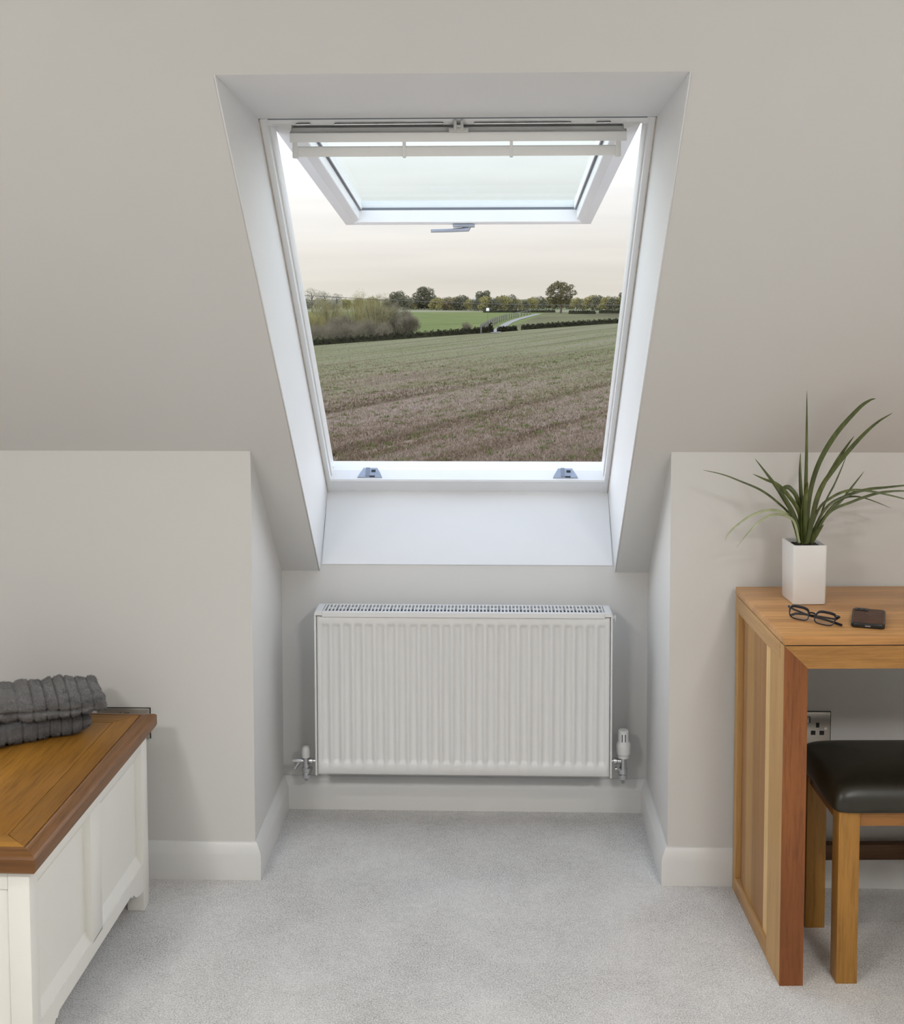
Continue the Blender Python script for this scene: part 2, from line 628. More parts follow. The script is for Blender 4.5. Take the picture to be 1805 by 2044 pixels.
AV, AN = (0, -NZ, NY), (0, NY, NZ)
win = thing('window_1', 'white top-hung roof window standing open in the sloping ceiling', 'window', (.008, FB[0], FB[1]), kind='structure')
WO = Vector((.008, FB[0], FB[1]))


def wobj(b_, name, mat, parent=None, **kw):
    o = b_.obj(name, mat, None, **kw)
    o.parent = parent or win
    o.data.transform(Matrix.Translation(-WO))
    return o


fb = wobj(B().prism([(0, 0), (.058, 0), (.0626, .004), (.0626, .040), (.058, .044), (.05, .046), (.045, .085), (0, .085)], fp(XL, 0, 0), fp(XR, 0, 0), (AV, AN)), 'frame_bottom', 'upvc')
for s_, xe in ((1, XL), (-1, XR)):
    b_ = B()
    b_.prism([(0, 0), (.0155 * s_, 0), (.0155 * s_, .020), (0, .020)], fp(xe, -.001, -.001), fp(xe, 1.513, -.001), ((1, 0, 0), AN))
    b_.prism([(0, 0), (.0190 * s_, 0), (.0205 * s_, .003), (.0205 * s_, .048), (.012 * s_, .052), (.012 * s_, .085), (0, .085)], fp(xe, 0, .019), fp(xe, 1.513, .019), ((1, 0, 0), AN))
    fs = wobj(b_, 'frame_side', 'upvc')
    sc_ = B().lathe([(.004, 0), (.004, .002), (.001, .0025)], (0, 0, 0), 'X', 12)
    o_ = wobj(sc_, 'screw_cap', 'upvc', fs)
    o_.data.transform(Matrix.Translation(fp(xe + s_ * .0205, .07, .045)))
    wobj(B().prism([(0, 0), (.0028 * s_, 0), (.0028 * s_, .003), (0, .003)], fp(xe, 0, -.004), fp(xe, 1.513, -.004), ((1, 0, 0), AN)), 'caulk_bead',
         plain('old_caulk', (.56, .50, .44), .7, var=.15, vs=40), fs)
wobj(B().prism([(1.490, .004), (1.509, .004), (1.509, .085), (1.490, .085), (1.482, .03)], fp(XL, 0, 0), fp(XR, 0, 0), (AV, AN)), 'frame_top', 'upvc')
wobj(B().prism([(1.508, .002), (1.516, .002), (1.516, .02), (1.508, .02)], fp(XL + .02, 0, 0), fp(XR - .02, 0, 0), (AV, AN)), 'gasket', 'gasket')

# grey striker plates on the bottom frame (trapezoid with two screws and a latch tongue)
for xc in (-.296, .3145):
    b_ = B()
    prof = [(-.039, 0), (.039, 0), (.035, .010), (.022, .036), (-.022, .036), (-.035, .010)]
    b_.prism(prof, fp(xc, .0600, .010), fp(xc, .0655, .010), ((1, 0, 0), AN), bev=.001)
    sp = wobj(b_, 'striker_plate', 'zinc')
    wobj(B().prism([(-.014, .004), (-.002, .004), (-.002, .036), (-.014, .036)], fp(xc, .065, .010), fp(xc, .0672, .010), ((1, 0, 0), AN)), 'striker_recess', plain('zinc_dull', (.24, .26, .30), .5, .5), sp)
    for u0, u1, w0, w1 in ((.004, .017, .020, .028), (-.001, .016, .001, .006)):
        wobj(B().prism([(u0, w0), (u1, w0), (u1, w1), (u0, w1)], fp(xc, .065, .010), fp(xc, .0665, .010), ((1, 0, 0), AN)), 'latch_slot', 'black', sp)
    for u in (-.029, .029):
        o_ = wobj(B().lathe([(.0042, 0), (.0042, .0015), (.0030, .0022), (.0012, .0012)], (0, 0, 0), 'Z', 12), 'screw', 'alu', sp)
        o_.data.transform(Matrix.Translation(fp(xc + u, .0655, .0175)) @ Matrix.Rotation(R(42), 4, 'X'))

# sash, hinged at the top and pushed out


def sp3(x, l_, b_):
    """point on the sash: l_ from the hinge outwards, b_ below its underside"""
    return Vector((x, -.47 + .9942 * l_ - .1073 * b_, 1.997 - .1073 * l_ - .9942 * b_))


SLN = 1.529
AB, AE = (0, -.1073, -.9942), (0, .9942, -.1073)
SX0, SX1 = -.4215, .4265
b_ = B()
railp = [(0, 0), (.029, 0), (.032, .002), (.050, .010), (.0515, .013), (.0515, .044), (.060, .046), (.060, .075), (0, .075)]
b_.prism([(x, -y) for x, y in railp], sp3(SX0, 0, 0), sp3(SX0, SLN, 0), ((1, 0, 0), AB))
b_.prism([(-x, -y) for x, y in railp], sp3(SX1, 0, 0), sp3(SX1, SLN, 0), ((1, 0, 0), AB))
b_.prism([(SLN - .030, -.002), (SLN, 0), (SLN, -.075), (SLN - .050, -.075), (SLN - .046, -.050), (SLN - .036, -.004)], sp3(SX0 + .03, 0, 0), sp3(SX1 - .03, 0, 0), (AE, AB))
b_.prism([(0, 0), (.10, 0), (.11, -.01), (.11, -.075), (0, -.075)], sp3(SX0 + .03, 0, 0), sp3(SX1 - .03, 0, 0), (AE, AB))
sash = wobj(b_, 'sash', 'upvc', angle=25)
gx0, gx1 = SX0 + .052, SX1 - .052
wobj(B().prism([(.09, -.052), (SLN - .035, -.052), (SLN - .035, -.066), (.09, -.066)], sp3(gx0, 0, 0), sp3(gx1, 0, 0), (AE, AB)), 'glass', 'pane', sash, smooth=False)
g_ = B()
for s_, xe in ((1, gx0), (-1, gx1)):
    g_.prism([(0, -.042), (.0065 * s_, -.046), (.0065 * s_, -.0515), (0, -.0515)], sp3(xe, .09, 0), sp3(xe, SLN - .04, 0), ((1, 0, 0), AB))
g_.prism([(SLN - .048, -.0515), (SLN - .036, -.0515), (SLN - .036, -.040), (SLN - .044, -.042)], sp3(gx0, 0, 0), sp3(gx1, 0, 0), (AE, AB))
wobj(g_, 'glazing_gasket', 'gasket', sash)
# ventilation flap: two long bars joined by small posts
b_ = B().prism([(0, 0), (.055, .010), (.055, .024), (.010, .010), (.006, -.020), (-.004, -.024), (-.006, -.004)], (-.367, -.502, 1.966), (.386, -.502, 1.966), ((0, 1, 0), (0, 0, 1)))
vent = wobj(b_, 'vent_flap', 'vent', sash)
b_ = B().prism([(0, 0), (.012, .001), (.013, .020), (.004, .0235), (-.002, .021), (-.004, .010)], (-.351, -.500, 1.9105), (.367, -.500, 1.9105), ((0, 1, 0), (0, 0, 1)))
wobj(b_, 'vent_bar', 'vent', sash)
for xp, wd in ((-.3555, .006), (-.1105, .0035), (.1296, .0035), (.3675, .006)):
    wobj(B().prism([(-.005, -.002), (.013, -.002), (.013, .040), (-.003, .040)], (xp - wd, -.5005, 1.910), (xp + wd, -.5005, 1.910), ((0, 1, 0), (0, 0, 1)), bev=.0008), 'vent_post', 'vent', sash)
for s_, xe in ((1, -.412), (-1, .428)):
    wobj(B().hexa([(xe, -.505, 1.985), (xe + .048 * s_, -.505, 1.968), (xe + .048 * s_, -.46, 1.975), (xe, -.46, 1.990),
                   (xe, -.505, 1.993), (xe + .050 * s_, -.505, 1.990), (xe + .050 * s_, -.46, 1.992), (xe, -.46, 1.996)]), 'flap_end_cap', 'vent', sash)
for xa, xb in ((-.352, -.320), (-.266, -.022), (.046, .262), (.318, .350)):
    wobj(B().tube([(xa, -.509, 1.9815), (xb, -.509, 1.9820)], .0028, 8), 'flap_rod', 'chrome', sash)
b_ = B().box((-.010, -.515, 1.962), (.034, -.503, 1.972), .002)
b_.box((.001, -.517, 1.966), (.008, -.505, 1.988), .001).box((.016, -.517, 1.966), (.023, -.505, 1.988), .001).box((.001, -.516, 1.972), (.023, -.507, 1.978), .001)
wobj(b_, 'flap_latch', plain('latch_grey', (.62, .62, .60), .4, .2), sash)
hb = B().box((-.050, 1.03, 1.8235), (.026, 1.075, 1.8345), .003)
hb.tube([(-.126, 1.048, 1.8115), (-.05, 1.046, 1.8130), (-.012, 1.044, 1.8150)], [.0062, .0066, .0072], 12)
hb.tube([(-.014, 1.044, 1.8150), (.002, 1.046, 1.8170), (.006, 1.05, 1.826)], [.0075, .009, .008], 12)
wobj(hb, 'sash_handle', 'alu', sash)

# ================================================================== RADIATOR
rad = thing('radiator', 'white panel radiator with vertical flutes and grille top in the recess', 'radiator', (0, .40, 0))


def robj(b_, name, mat, parent=None, **kw):
    o = b_.obj(name, mat, None, **kw)
    o.parent = parent or rad
    o.data.transform(Matrix.Translation((0, -.40, 0)))
    return o


RX, RZ0, RZ1, RY = .4356, .160, .641, .334
xs = [-RX, -RX + .003]
n_ch, pitch = 26, .8224 / 25
for i in range(n_ch):
    c = -.4112 + i * pitch
    xs += [c - .0135, c - .0095, c - .0060, c + .0060, c + .0095, c + .0135]
xs += [RX - .003, RX]
zs = [RZ0, RZ0 + .003, .1900, .1955, .2015, .2060, .6060, .6105, .6160, .6210, RZ1 - .003, RZ1]
V, F = [], []
for z in zs:
    for x in xs:
        i = round((x + .4112) / pitch)
        c = -.4112 + min(max(i, 0), n_ch - 1) * pitch
        fx = min(max((.0135 - abs(x - c)) / .0075, 0), 1)
        fz = min(max((z - .190) / .016, 0), 1) * min(max((.621 - z) / .015, 0), 1)
        f_ = min(fx, fz)
        f_ = f_ * f_ * (3 - 2 * f_)
        dep = .0095 * f_
        if z in (RZ0, RZ1) or x in (-RX, RX):
            dep = .004
        V.append((x, RY + dep - .40, z))
nx = len(xs)
for j in range(len(zs) - 1):
    for i in range(nx - 1):
        F.append((j * nx + i, j * nx + i + 1, (j + 1) * nx + i + 1, (j + 1) * nx + i))
fpn = mesh_np('front_panel', np.array(V), np.array(F), 'rad', rad, smooth=True)
robj(B().box((-RX, RY + .011, RZ0), (RX, RY + .018, RZ1), .002), 'panel_backing', 'rad')
robj(B().box((-RX + .01, .40, RZ0), (RX - .01, .415, RZ1), .002), 'rear_panel', 'rad')
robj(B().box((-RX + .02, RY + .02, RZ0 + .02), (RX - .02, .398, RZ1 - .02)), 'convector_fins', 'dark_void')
for s_ in (-1, 1):
    b_ = B().box((s_ * .4372, .330, .157), (s_ * .4430, .425, .652), .002)
    b_.hexa([(s_ * .4430, .3285, .645), (s_ * .4195, .3285, .645), (s_ * .4195, .425, .645), (s_ * .4430, .425, .645),
             (s_ * .4395, .3300, .6555), (s_ * .4195, .3285, .6560), (s_ * .4195, .425, .6560), (s_ * .4395, .425, .6555)])
    robj(b_, 'side_panel', 'rad')
b_ = B().box((-.4195, .3285, .640), (.4195, .3345, .656), .0015).box((-.4195, .4195, .648), (.4195, .425, .656), .001)
b_.box((-.4195, .3345, .652), (.4195, .3415, .656))
gx = np.linspace(-.4150, .4150, 78)
for i, x in enumerate(gx):
    b_.box((x - .0021, .3405, .6515), (x + .0021, .4200, .6558))
    if i < 77 and i % 3 != 0:
        b_.box((x + .002, .3755, .6515), (gx[i + 1] - .002, .3825, .6556))
robj(b_, 'top_grille', 'rad', smooth=False)
robj(B().box((-.412, .345, .640), (.412, .418, .6415)), 'grille_shadow_plate', plain('slot_shade', (.13, .13, .14), .7), None)  # dark plate painted in as the shade below the grille slots
robj(B().box((.443, .345, .636), (.452, .360, .643), .001).box((.450, .346, .628), (.4535, .359, .645), .001), 'bleed_plug', 'rad')
# lockshield valve with drain-off, left
VX, VY = -.4785, .385
b_ = B().lathe([(.009, .128), (.0125, .130), (.0125, .140), (.0105, .142), (.0105, .148), (.0135, .150), (.0135, .160), (.010, .163), (.010, .194), (.0125, .196)], (VX, VY, 0), 'Z', 16)
b_.lathe([(.003, -.5245), (.003, -.520), (.0075, -.519), (.0075, -.492), (.0065, -.490), (.0065, -.470), (.0095, -.468), (.0095, -.458), (.006, -.457), (.006, -.440)], (0, VY, .1815), 'X', 14)
b_.tube([(VX - .022, VY, .178), (VX - .036, VY - .004, .158)], [.0065, .006], 12)
b_.tube([(VX, VY, .130), (VX, VY + .004, .124), (VX, VY + .02, .122), (VX, DA - .001, .122)], .0075, 10)
lv = robj(b_, 'lockshield_valve', 'chrome')
robj(B().lathe([(.0125, .193), (.0132, .205), (.0125, .218), (.009, .2255), (.002, .2285)], (VX, VY, 0), 'Z', 20), 'valve_cap', 'valve_white', lv)
# thermostatic valve, right
VX = .4815
b_ = B().lathe([(.008, .132), (.012, .135), (.0125, .148), (.010, .151), (.0135, .153), (.0135, .168), (.010, .172), (.010, .205)], (VX, VY, 0), 'Z', 16)
b_.lathe([(.006, .440), (.006, .451), (.0105, .452), (.0105, .462), (.0078, .464), (.0078, .4815)], (0, VY, .1905), 'X', 14)
b_.tube([(VX - .008, VY - .008, .168), (VX - .020, VY - .012, .166)], .0035, 8)
b_.lathe([(.006, -.024), (.006, -.018)], (VX, VY, .166), 'X', 8)
b_.tube([(VX, VY, .134), (VX, VY + .004, .126), (VX, VY + .02, .124), (VX, DA - .001, .124)], .0075, 10)
tv = robj(b_, 'thermostatic_valve', 'chrome')
hd = robj(B().lathe([(.014, .200), (.0175, .202), (.0175, .210), (.0205, .212), (.0228, .217), (.0230, .240), (.0215, .246), (.0180, .250), (.0165, .254), (.0160, .2835), (.0135, .2865), (.004, .2872)], (VX, VY, 0), 'Z', 28), 'thermostat_head', 'valve_white', tv)
for u in (-.0048, .0048):
    robj(B().box((VX + u - .0011, VY - .0168, .2535), (VX + u + .0011, VY - .0145, .2765)), 'head_slot', 'black', hd)
robj(B().lathe([(.0176, .2105), (.0176, .2115)], (VX, VY, 0), 'Z', 24), 'head_ring', 'gasket', hd)

# ================================================================== SOCKETS
for nm, xr, zt_, lb in ((0, -.845, .474, 'metal double socket plate behind the cream chest'), (1, .9955, .4805, 'metal double socket plate on the wall under the desk')):
    so = thing('wall_socket', lb, 'socket', (xr - .073, 0, zt_ - .043))
    B().box((-.073, -.0035, -.043), (.073, .0, .043), .001).obj('backing_gasket', 'black', so)
    B().box((-.0705, -.0075, -.0435), (.0705, -.0030, .0415), .0015).obj('face_plate', 'plate', so)
    for sx in (-1, 1):
        sw = B().box((sx * .006 - .005, -.0085, .012), (sx * .006 + .005 + sx * .006, -.0072, .030), .0008).obj('switch_surround', 'black', so)
        B().box((sx * .009 - .0045, -.0115, .014), (sx * .009 + .0045, -.0082, .028), .001).obj('rocker_switch', 'plate', sw)
        for ux, uz, w_, h_ in ((.0365, .0065, .005, .0068), (.0250, -.0145, .0068, .0058), (.0480, -.0145, .0068, .0058)):
            B().box((sx * ux - w_ * .9, -.0082, uz - h_), (sx * ux + w_ * .9, -.0074, uz + h_), .0008).obj('pin_hole', 'black', so)
        B().lathe([(.0042, -.0088), (.0042, -.0074)], (sx * .0575, 0, -.002), 'Y', 12).obj('screw', 'chrome', so)

# ================================================================== CHEST
ch = thing('blanket_chest', 'cream painted blanket chest with panelled side and oak top', 'chest', (-.8157, -.150, 0), R(-1.135))
CL, CW = -.797, -.44
YA, YB = .028, -.817                                    # top, back and near edge
XA, XB = .020, -.460
MW, BW = .034, .055
B().box((XB + .03, YB + .03, .466), (XA - .03, YA - .03, .5005)).obj('top_core', plain('joint_dark', (.02, .012, .008), .9), ch)  # dark core shows as black lines in the board joints
mp = [(0, .5045), (.0020, .5066), (.0045, .5064), (.0060, .5050), (.0085, .5046), (.027, .5010), (.0315, .4985), (.034, .4950), (.034, .473), (.0325, .4680), (.029, .4645), (.026, .464), (0, .464)]
rect = [(XA - MW, YA - MW), (XA - MW, YB + MW), (XB + MW, YB + MW), (XB + MW, YA - MW)]
mdir = [(1, 1), (1, -1), (-1, -1), (-1, 1)]
for i in range(4):
    j = (i + 1) % 4
    r0 = [Vector((rect[i][0] + mdir[i][0] * u, rect[i][1] + mdir[i][1] * u, z)) for u, z in mp]
    r1 = [Vector((rect[j][0] + mdir[j][0] * u, rect[j][1] + mdir[j][1] * u, z)) for u, z in mp]
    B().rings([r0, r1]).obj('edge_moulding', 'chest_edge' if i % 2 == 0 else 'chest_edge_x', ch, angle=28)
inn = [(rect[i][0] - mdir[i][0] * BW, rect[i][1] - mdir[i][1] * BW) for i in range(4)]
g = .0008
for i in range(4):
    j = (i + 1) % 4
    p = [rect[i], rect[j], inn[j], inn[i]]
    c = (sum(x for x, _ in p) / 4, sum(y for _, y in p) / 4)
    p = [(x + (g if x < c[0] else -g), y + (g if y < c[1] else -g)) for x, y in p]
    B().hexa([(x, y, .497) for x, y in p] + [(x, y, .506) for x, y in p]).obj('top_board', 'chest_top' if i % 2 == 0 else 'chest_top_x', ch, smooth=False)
B().box((inn[2][0] + g, inn[2][1] + g, .497), (inn[0][0] - g, inn[0][1] - g, .5058), .0008).obj('top_panel', 'chest_top', ch)
# carcass
bx = [(-.797, -.752), (-.047, 0)]
for ya, yb in bx:
    for xa, xb in ((-.045, 0), (CW, CW + .045)):
        B().box((xa, ya, 0), (xb, yb, .464), .003).obj('corner_post', 'cream', ch)
for s_, xf in ((1, 0.0), (-1, CW)):
    x0, x1 = (xf - .024, xf - .0015) if s_ > 0 else (xf + .0015, xf + .024)
    B().box((x0, -.752, .424), (x1, -.047, .464), .001).obj('top_rail', 'cream', ch)
    B().box((x0, -.435, .120), (x1, -.365, .4245), .001).obj('centre_stile', 'cream', ch)
    prof = [(-.752, .126), (-.047, .126), (-.047, .054), (-.075, .058), (-.105, .066), (-.122, .077), (-.130, .084), (-.138, .080), (-.150, .090),
            (-.649, .090), (-.661, .080), (-.669, .084), (-.677, .077), (-.694, .066), (-.724, .058), (-.752, .054)]
    B().prism(prof, (x0, 0, 0), (x1, 0, 0), ((0, 1, 0), (0, 0, 1))).obj('bottom_rail', 'cream', ch, smooth=False)
    for ya, yb in ((-.752, -.435), (-.365, -.047)):
        xi = xf - s_ * .0185
        pb = B().box((xi - s_ * .006, ya - .001, .12), (xi, yb + .001, .43))
        # bevelled margins on the top and bottom of the raised panel field
        zt_, zb_ = .4245, .1255
        d_ = s_ * .0135
        pb.prism([(0, 0), (d_, 0), (0, -.026)], (xi, ya, zt_), (xi, yb, zt_), ((1, 0, 0), (0, 0, 1)))
        pb.prism([(0, 0), (d_, 0), (0, .024)], (xi, ya, zb_), (xi, yb, zb_), ((1, 0, 0), (0, 0, 1)))
        pb.prism([(0, 0), (d_ * .4, 0), (0, .008)], (xi, ya, zb_), (xi, ya, zt_), ((1, 0, 0), (0, 1, 0)))
        pb.obj('panel', 'cream', ch, smooth=False)
for yf, s_ in ((-.797, -1), (0, 1)):
    y0, y1 = sorted((yf - s_ * .006, yf - s_ * .022))
    n_b = 7
    wb = (.44 - .09) / n_b
    for i in range(n_b):
        xa = CW + .045 + wb * i
        B().box((xa, y0, .085), (xa + wb, y1, .424), .0022, 1).obj('end_board', 'cream', ch)
    y0, y1 = sorted((yf - s_ * .0015, yf - s_ * .02))
    B().box((CW + .045, y0, .424), (-.045, y1, .464), .001).obj('end_rail', 'cream', ch)
    B().box((CW + .045, y0, .06), (-.045, y1, .12), .001).obj('end_rail', 'cream', ch)
B().box((CW + .02, -.777, .07), (-.022, -.02, .085)).obj('base_board', 'cream', ch)

# ================================================================== TOWELS
from mathutils import noise as mno


def towel(name, label, loc, rz, L, Dp, Hh, rib, mat, seed, split=0.0, crumple=1.0, droop=0.0):
    nu, nv = 300, 150
    us = np.linspace(0, 1, nu)
    us = .5 - .5 * np.sign(.5 - us) * (np.abs(2 * us - 1)) ** .8
    V = np.zeros((nu * nv + 2, 3))
    off = Vector((seed * 3.1, seed * 1.7, seed * .9))
    for i, u in enumerate(us):
        x = -L + L * u
        e_ = abs(2 * u - 1)
        end = max(0.0, 1 - e_ ** 16) ** (1 / 2.4)
        t_ = (x / rib + .35 * math.sin(x * 21 + seed)) % 1.0
        groove = math.exp(-((t_ - .5) / .10) ** 2)
        for j in range(nv):
            a = 2 * math.pi * j / nv
            c, s_ = math.cos(a), math.sin(a)
            py = math.copysign(abs(c) ** .45, c)
            pz = math.copysign(abs(s_) ** .55, s_)
            y = py * Dp / 2 * (.80 + .20 * end)
            z = pz * Hh / 2 * (.25 + .75 * end)
            nrm = Vector((0, c, s_))
            P = Vector((x, y, z))
            d = -.0062 * groove
            d += .0075 * crumple * mno.noise(P * 19 + off)
            d += .0040 * crumple * mno.noise(P * 48 + off)
            d += .0016 * mno.noise(P * 240 + off) + .0010 * mno.noise(P * 520 + off)
            if split and py < 0:
                d -= split * math.exp(-((z - .004 * math.sin(x * 17)) / .0045) ** 2) * min(1, max(0, -py * 1.4 - .2)) * min(1, max(0, (.97 - u) * 6))
            P += nrm * d
            P.x += (.007 * crumple * mno.noise(Vector((y * 26, z * 30, 0)) + off) + .004 * (1 - pz * pz)) * (1 if u > .5 else -1) * (e_ ** 8)
            P.z += droop * max(0, u - .45) ** 2 + Hh / 2
            V[i * nv + j] = P
    V[:nu * nv, 2] = np.maximum(V[:nu * nv, 2], .0004)
    V[-2] = V[:nv].mean(axis=0)
    V[-1] = V[(nu - 1) * nv:nu * nv].mean(axis=0)
    ii, jj = np.meshgrid(np.arange(nu - 1), np.arange(nv), indexing='ij')
    j2 = (jj + 1) % nv
    q = np.stack([ii * nv + jj, ii * nv + j2, (ii + 1) * nv + j2, (ii + 1) * nv + jj], -1).reshape(-1, 4)
    t1 = np.stack([np.full(nv, nu * nv), (np.arange(nv) + 1) % nv, np.arange(nv), np.arange(nv)], -1)
    b0 = (nu - 1) * nv
    t2 = np.stack([np.full(nv, nu * nv + 1), b0 + np.arange(nv), b0 + (np.arange(nv) + 1) % nv], -1)
    tri = np.concatenate([q[:, [0, 1, 2]], q[:, [0, 2, 3]], t1[:, :3], t2])
    o = mesh_np(name, V, tri[:, ::-1], mat, None, smooth=True)
    o.location = loc
    o.rotation_euler = (0, 0, rz)
    setp(o, label, 'towel', 'folded towels on the chest')
    # pile: short fibres standing off the cloth
    ctr = V[:nu * nv].reshape(nu, nv, 3).mean(axis=1, keepdims=True)
    nr = (V[:nu * nv].reshape(nu, nv, 3) - ctr)
    nr[:, :, 2] *= 2.5
    nr /= np.linalg.norm(nr, axis=2, keepdims=True) + 1e-9
    nr = nr.reshape(-1, 3)
    g_ = np.random.default_rng(int(seed * 10))
    k_ = g_.integers(0, nu * nv, 60000)
    bp_ = V[k_] + g_.normal(0, .0012, (60000, 3))
    dr = nr[k_] * .8 + g_.normal(0, .55, (60000, 3))
    dr /= np.linalg.norm(dr, axis=1)[:, None]
    sd = np.cross(dr, g_.normal(size=(60000, 3)))
    sd /= np.linalg.norm(sd, axis=1)[:, None]
    ln = g_.uniform(.0018, .0042, 60000)[:, None]
    Vp = np.stack([bp_ - sd * .00042, bp_ + sd * .00042, bp_ + dr * ln], 1).reshape(-1, 3)
    Vp[:, 2] = np.maximum(Vp[:, 2], .0003)
    pl_ = mesh_np('pile', Vp, np.arange(len(Vp)).reshape(-1, 3), mat, o)
    pl_['kind'] = 'stuff'
    return o


# origin of each towel: right end, middle of its depth, underside
d1 = R(33)
TD = .215
ox, oy = -.913 - math.sin(d1) * TD / 2, -.296 + math.cos(d1) * TD / 2
towel('folded_towel', 'dark grey ribbed folded towel, lower of the two, on the chest top', (ox, oy, .5065), d1, .40, TD, .064, .0310, 'towel2', 1.0, 0.0, .8)
d2 = R(24)
ox, oy = -.868 - math.sin(d2) * .22 / 2, -.318 + math.cos(d2) * .22 / 2
towel('folded_towel', 'rumpled grey ribbed folded towel, upper of the two, on the chest', (ox, oy, .5640), d2, .42, .22, .050, .0330, 'towel', 2.0, .013, 1.6, -.02)

# ================================================================== DESK
de = thing('desk', 'oak desk with slatted end panel and mitred front frame', 'desk', (.7525, -.5034, 0), R(2.27))
DW, DD = 1.15, .478
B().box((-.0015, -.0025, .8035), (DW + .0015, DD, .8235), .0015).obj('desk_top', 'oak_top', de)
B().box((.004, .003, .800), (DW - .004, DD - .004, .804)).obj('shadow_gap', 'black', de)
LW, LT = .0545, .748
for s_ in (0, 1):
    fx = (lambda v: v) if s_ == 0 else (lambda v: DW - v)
    for nm_, ya, yb, mt_ in (('front_leg', .003, .121, STAVE[5]), ('leg_shade_face', 0, .003, 'oak_leg_shaded')):  # thin facing carries the leg's shaded front in its colour
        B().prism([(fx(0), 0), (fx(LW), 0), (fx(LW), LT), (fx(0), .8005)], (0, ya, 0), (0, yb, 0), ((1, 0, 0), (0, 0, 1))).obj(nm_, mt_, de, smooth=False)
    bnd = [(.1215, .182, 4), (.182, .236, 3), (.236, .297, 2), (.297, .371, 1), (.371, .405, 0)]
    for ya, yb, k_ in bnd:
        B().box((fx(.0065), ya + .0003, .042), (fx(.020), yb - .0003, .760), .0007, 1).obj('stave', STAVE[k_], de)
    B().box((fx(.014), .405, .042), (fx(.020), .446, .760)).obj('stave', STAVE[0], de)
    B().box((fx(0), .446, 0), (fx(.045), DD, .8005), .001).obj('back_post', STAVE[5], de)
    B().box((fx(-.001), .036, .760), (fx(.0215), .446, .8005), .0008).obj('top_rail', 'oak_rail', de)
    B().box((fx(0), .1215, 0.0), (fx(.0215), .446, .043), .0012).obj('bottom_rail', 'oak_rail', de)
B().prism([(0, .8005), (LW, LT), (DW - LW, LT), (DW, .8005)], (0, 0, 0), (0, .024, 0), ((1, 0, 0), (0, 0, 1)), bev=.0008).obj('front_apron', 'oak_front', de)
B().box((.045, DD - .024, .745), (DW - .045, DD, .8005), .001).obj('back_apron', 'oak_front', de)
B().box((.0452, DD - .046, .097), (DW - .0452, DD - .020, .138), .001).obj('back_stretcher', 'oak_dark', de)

# ================================================================== STOOL
st = thing('stool', 'oak stool with dark padded leather seat tucked under the desk', 'stool', (.8859, -.4911, 0), R(1.8))
SW, SD = .43, .305
for xa in (0, SW - .049):
    for ya in (0, SD - .048):
        B().box((xa, ya, 0), (xa + .049, ya + .048, .4095), .0016).obj('leg', 'stool_oak', st)
for ya in (.006, SD - .030):
    B().box((.049, ya, .374), (SW - .049, ya + .024, .4125), .001).obj('seat_rail', 'stool_rail', st)
for xa in (.006, SW - .030):
    B().box((xa, .048, .372), (xa + .024, SD - .048, .4085), .001).obj('side_rail', 'stool_side', st)
nu, nv = 60, 48
V = []
rs = []
cx_, cy_ = SW / 2, SD / 2
hx, hy = SW / 2 + .013, SD / 2 + .012


def cring(sx, sy, z, ex=.28, nn=72):
    r_ = []
    for k_ in range(nn):
        a = 2 * math.pi * k_ / nn
        c, s_ = math.cos(a), math.sin(a)
        r_.append(Vector((cx_ + math.copysign(abs(c) ** ex, c) * sx, cy_ + math.copysign(abs(s_) ** ex, s_) * sy, z)))
    return r_


rs.append(cring(hx * .90, hy * .88, .4100, .15))
for f_, z in ((.975, .4105), (.992, .4125), (1.0, .4185), (1.0, .426), (.994, .436), (.980, .446), (.955, .4555), (.915, .4640), (.86, .4705), (.77, .4770), (.63, .4825), (.45, .4865), (.25, .4885), (.06, .4892)):
    rs.append(cring(hx - (1 - f_) * hy * 1.0, hy * f_, z, .13 + (1 - f_) * .3))
B().rings(rs).obj('seat_cushion', 'leather', st, angle=60)

# ================================================================== POTTED PLANT
PC = (.8765, -.166, .8236)
pp = thing('potted_plant', 'spiky strap-leaved green plant in a tall square white pot on the desk', 'plant', PC, R(4))


def sq(h, z, r_=.007, nn=6):
    o = []
    for qx, qy, a0 in ((1, 1, 0), (-1, 1, 90), (-1, -1, 180), (1, -1, 270)):
        for k_ in range(nn + 1):
            a = R(a0 + 90 * k_ / nn)
            o.append(Vector((qx * (h - r_) + r_ * math.cos(a), qy * (h * 1.2 - r_) + r_ * math.sin(a), z)))
    return o


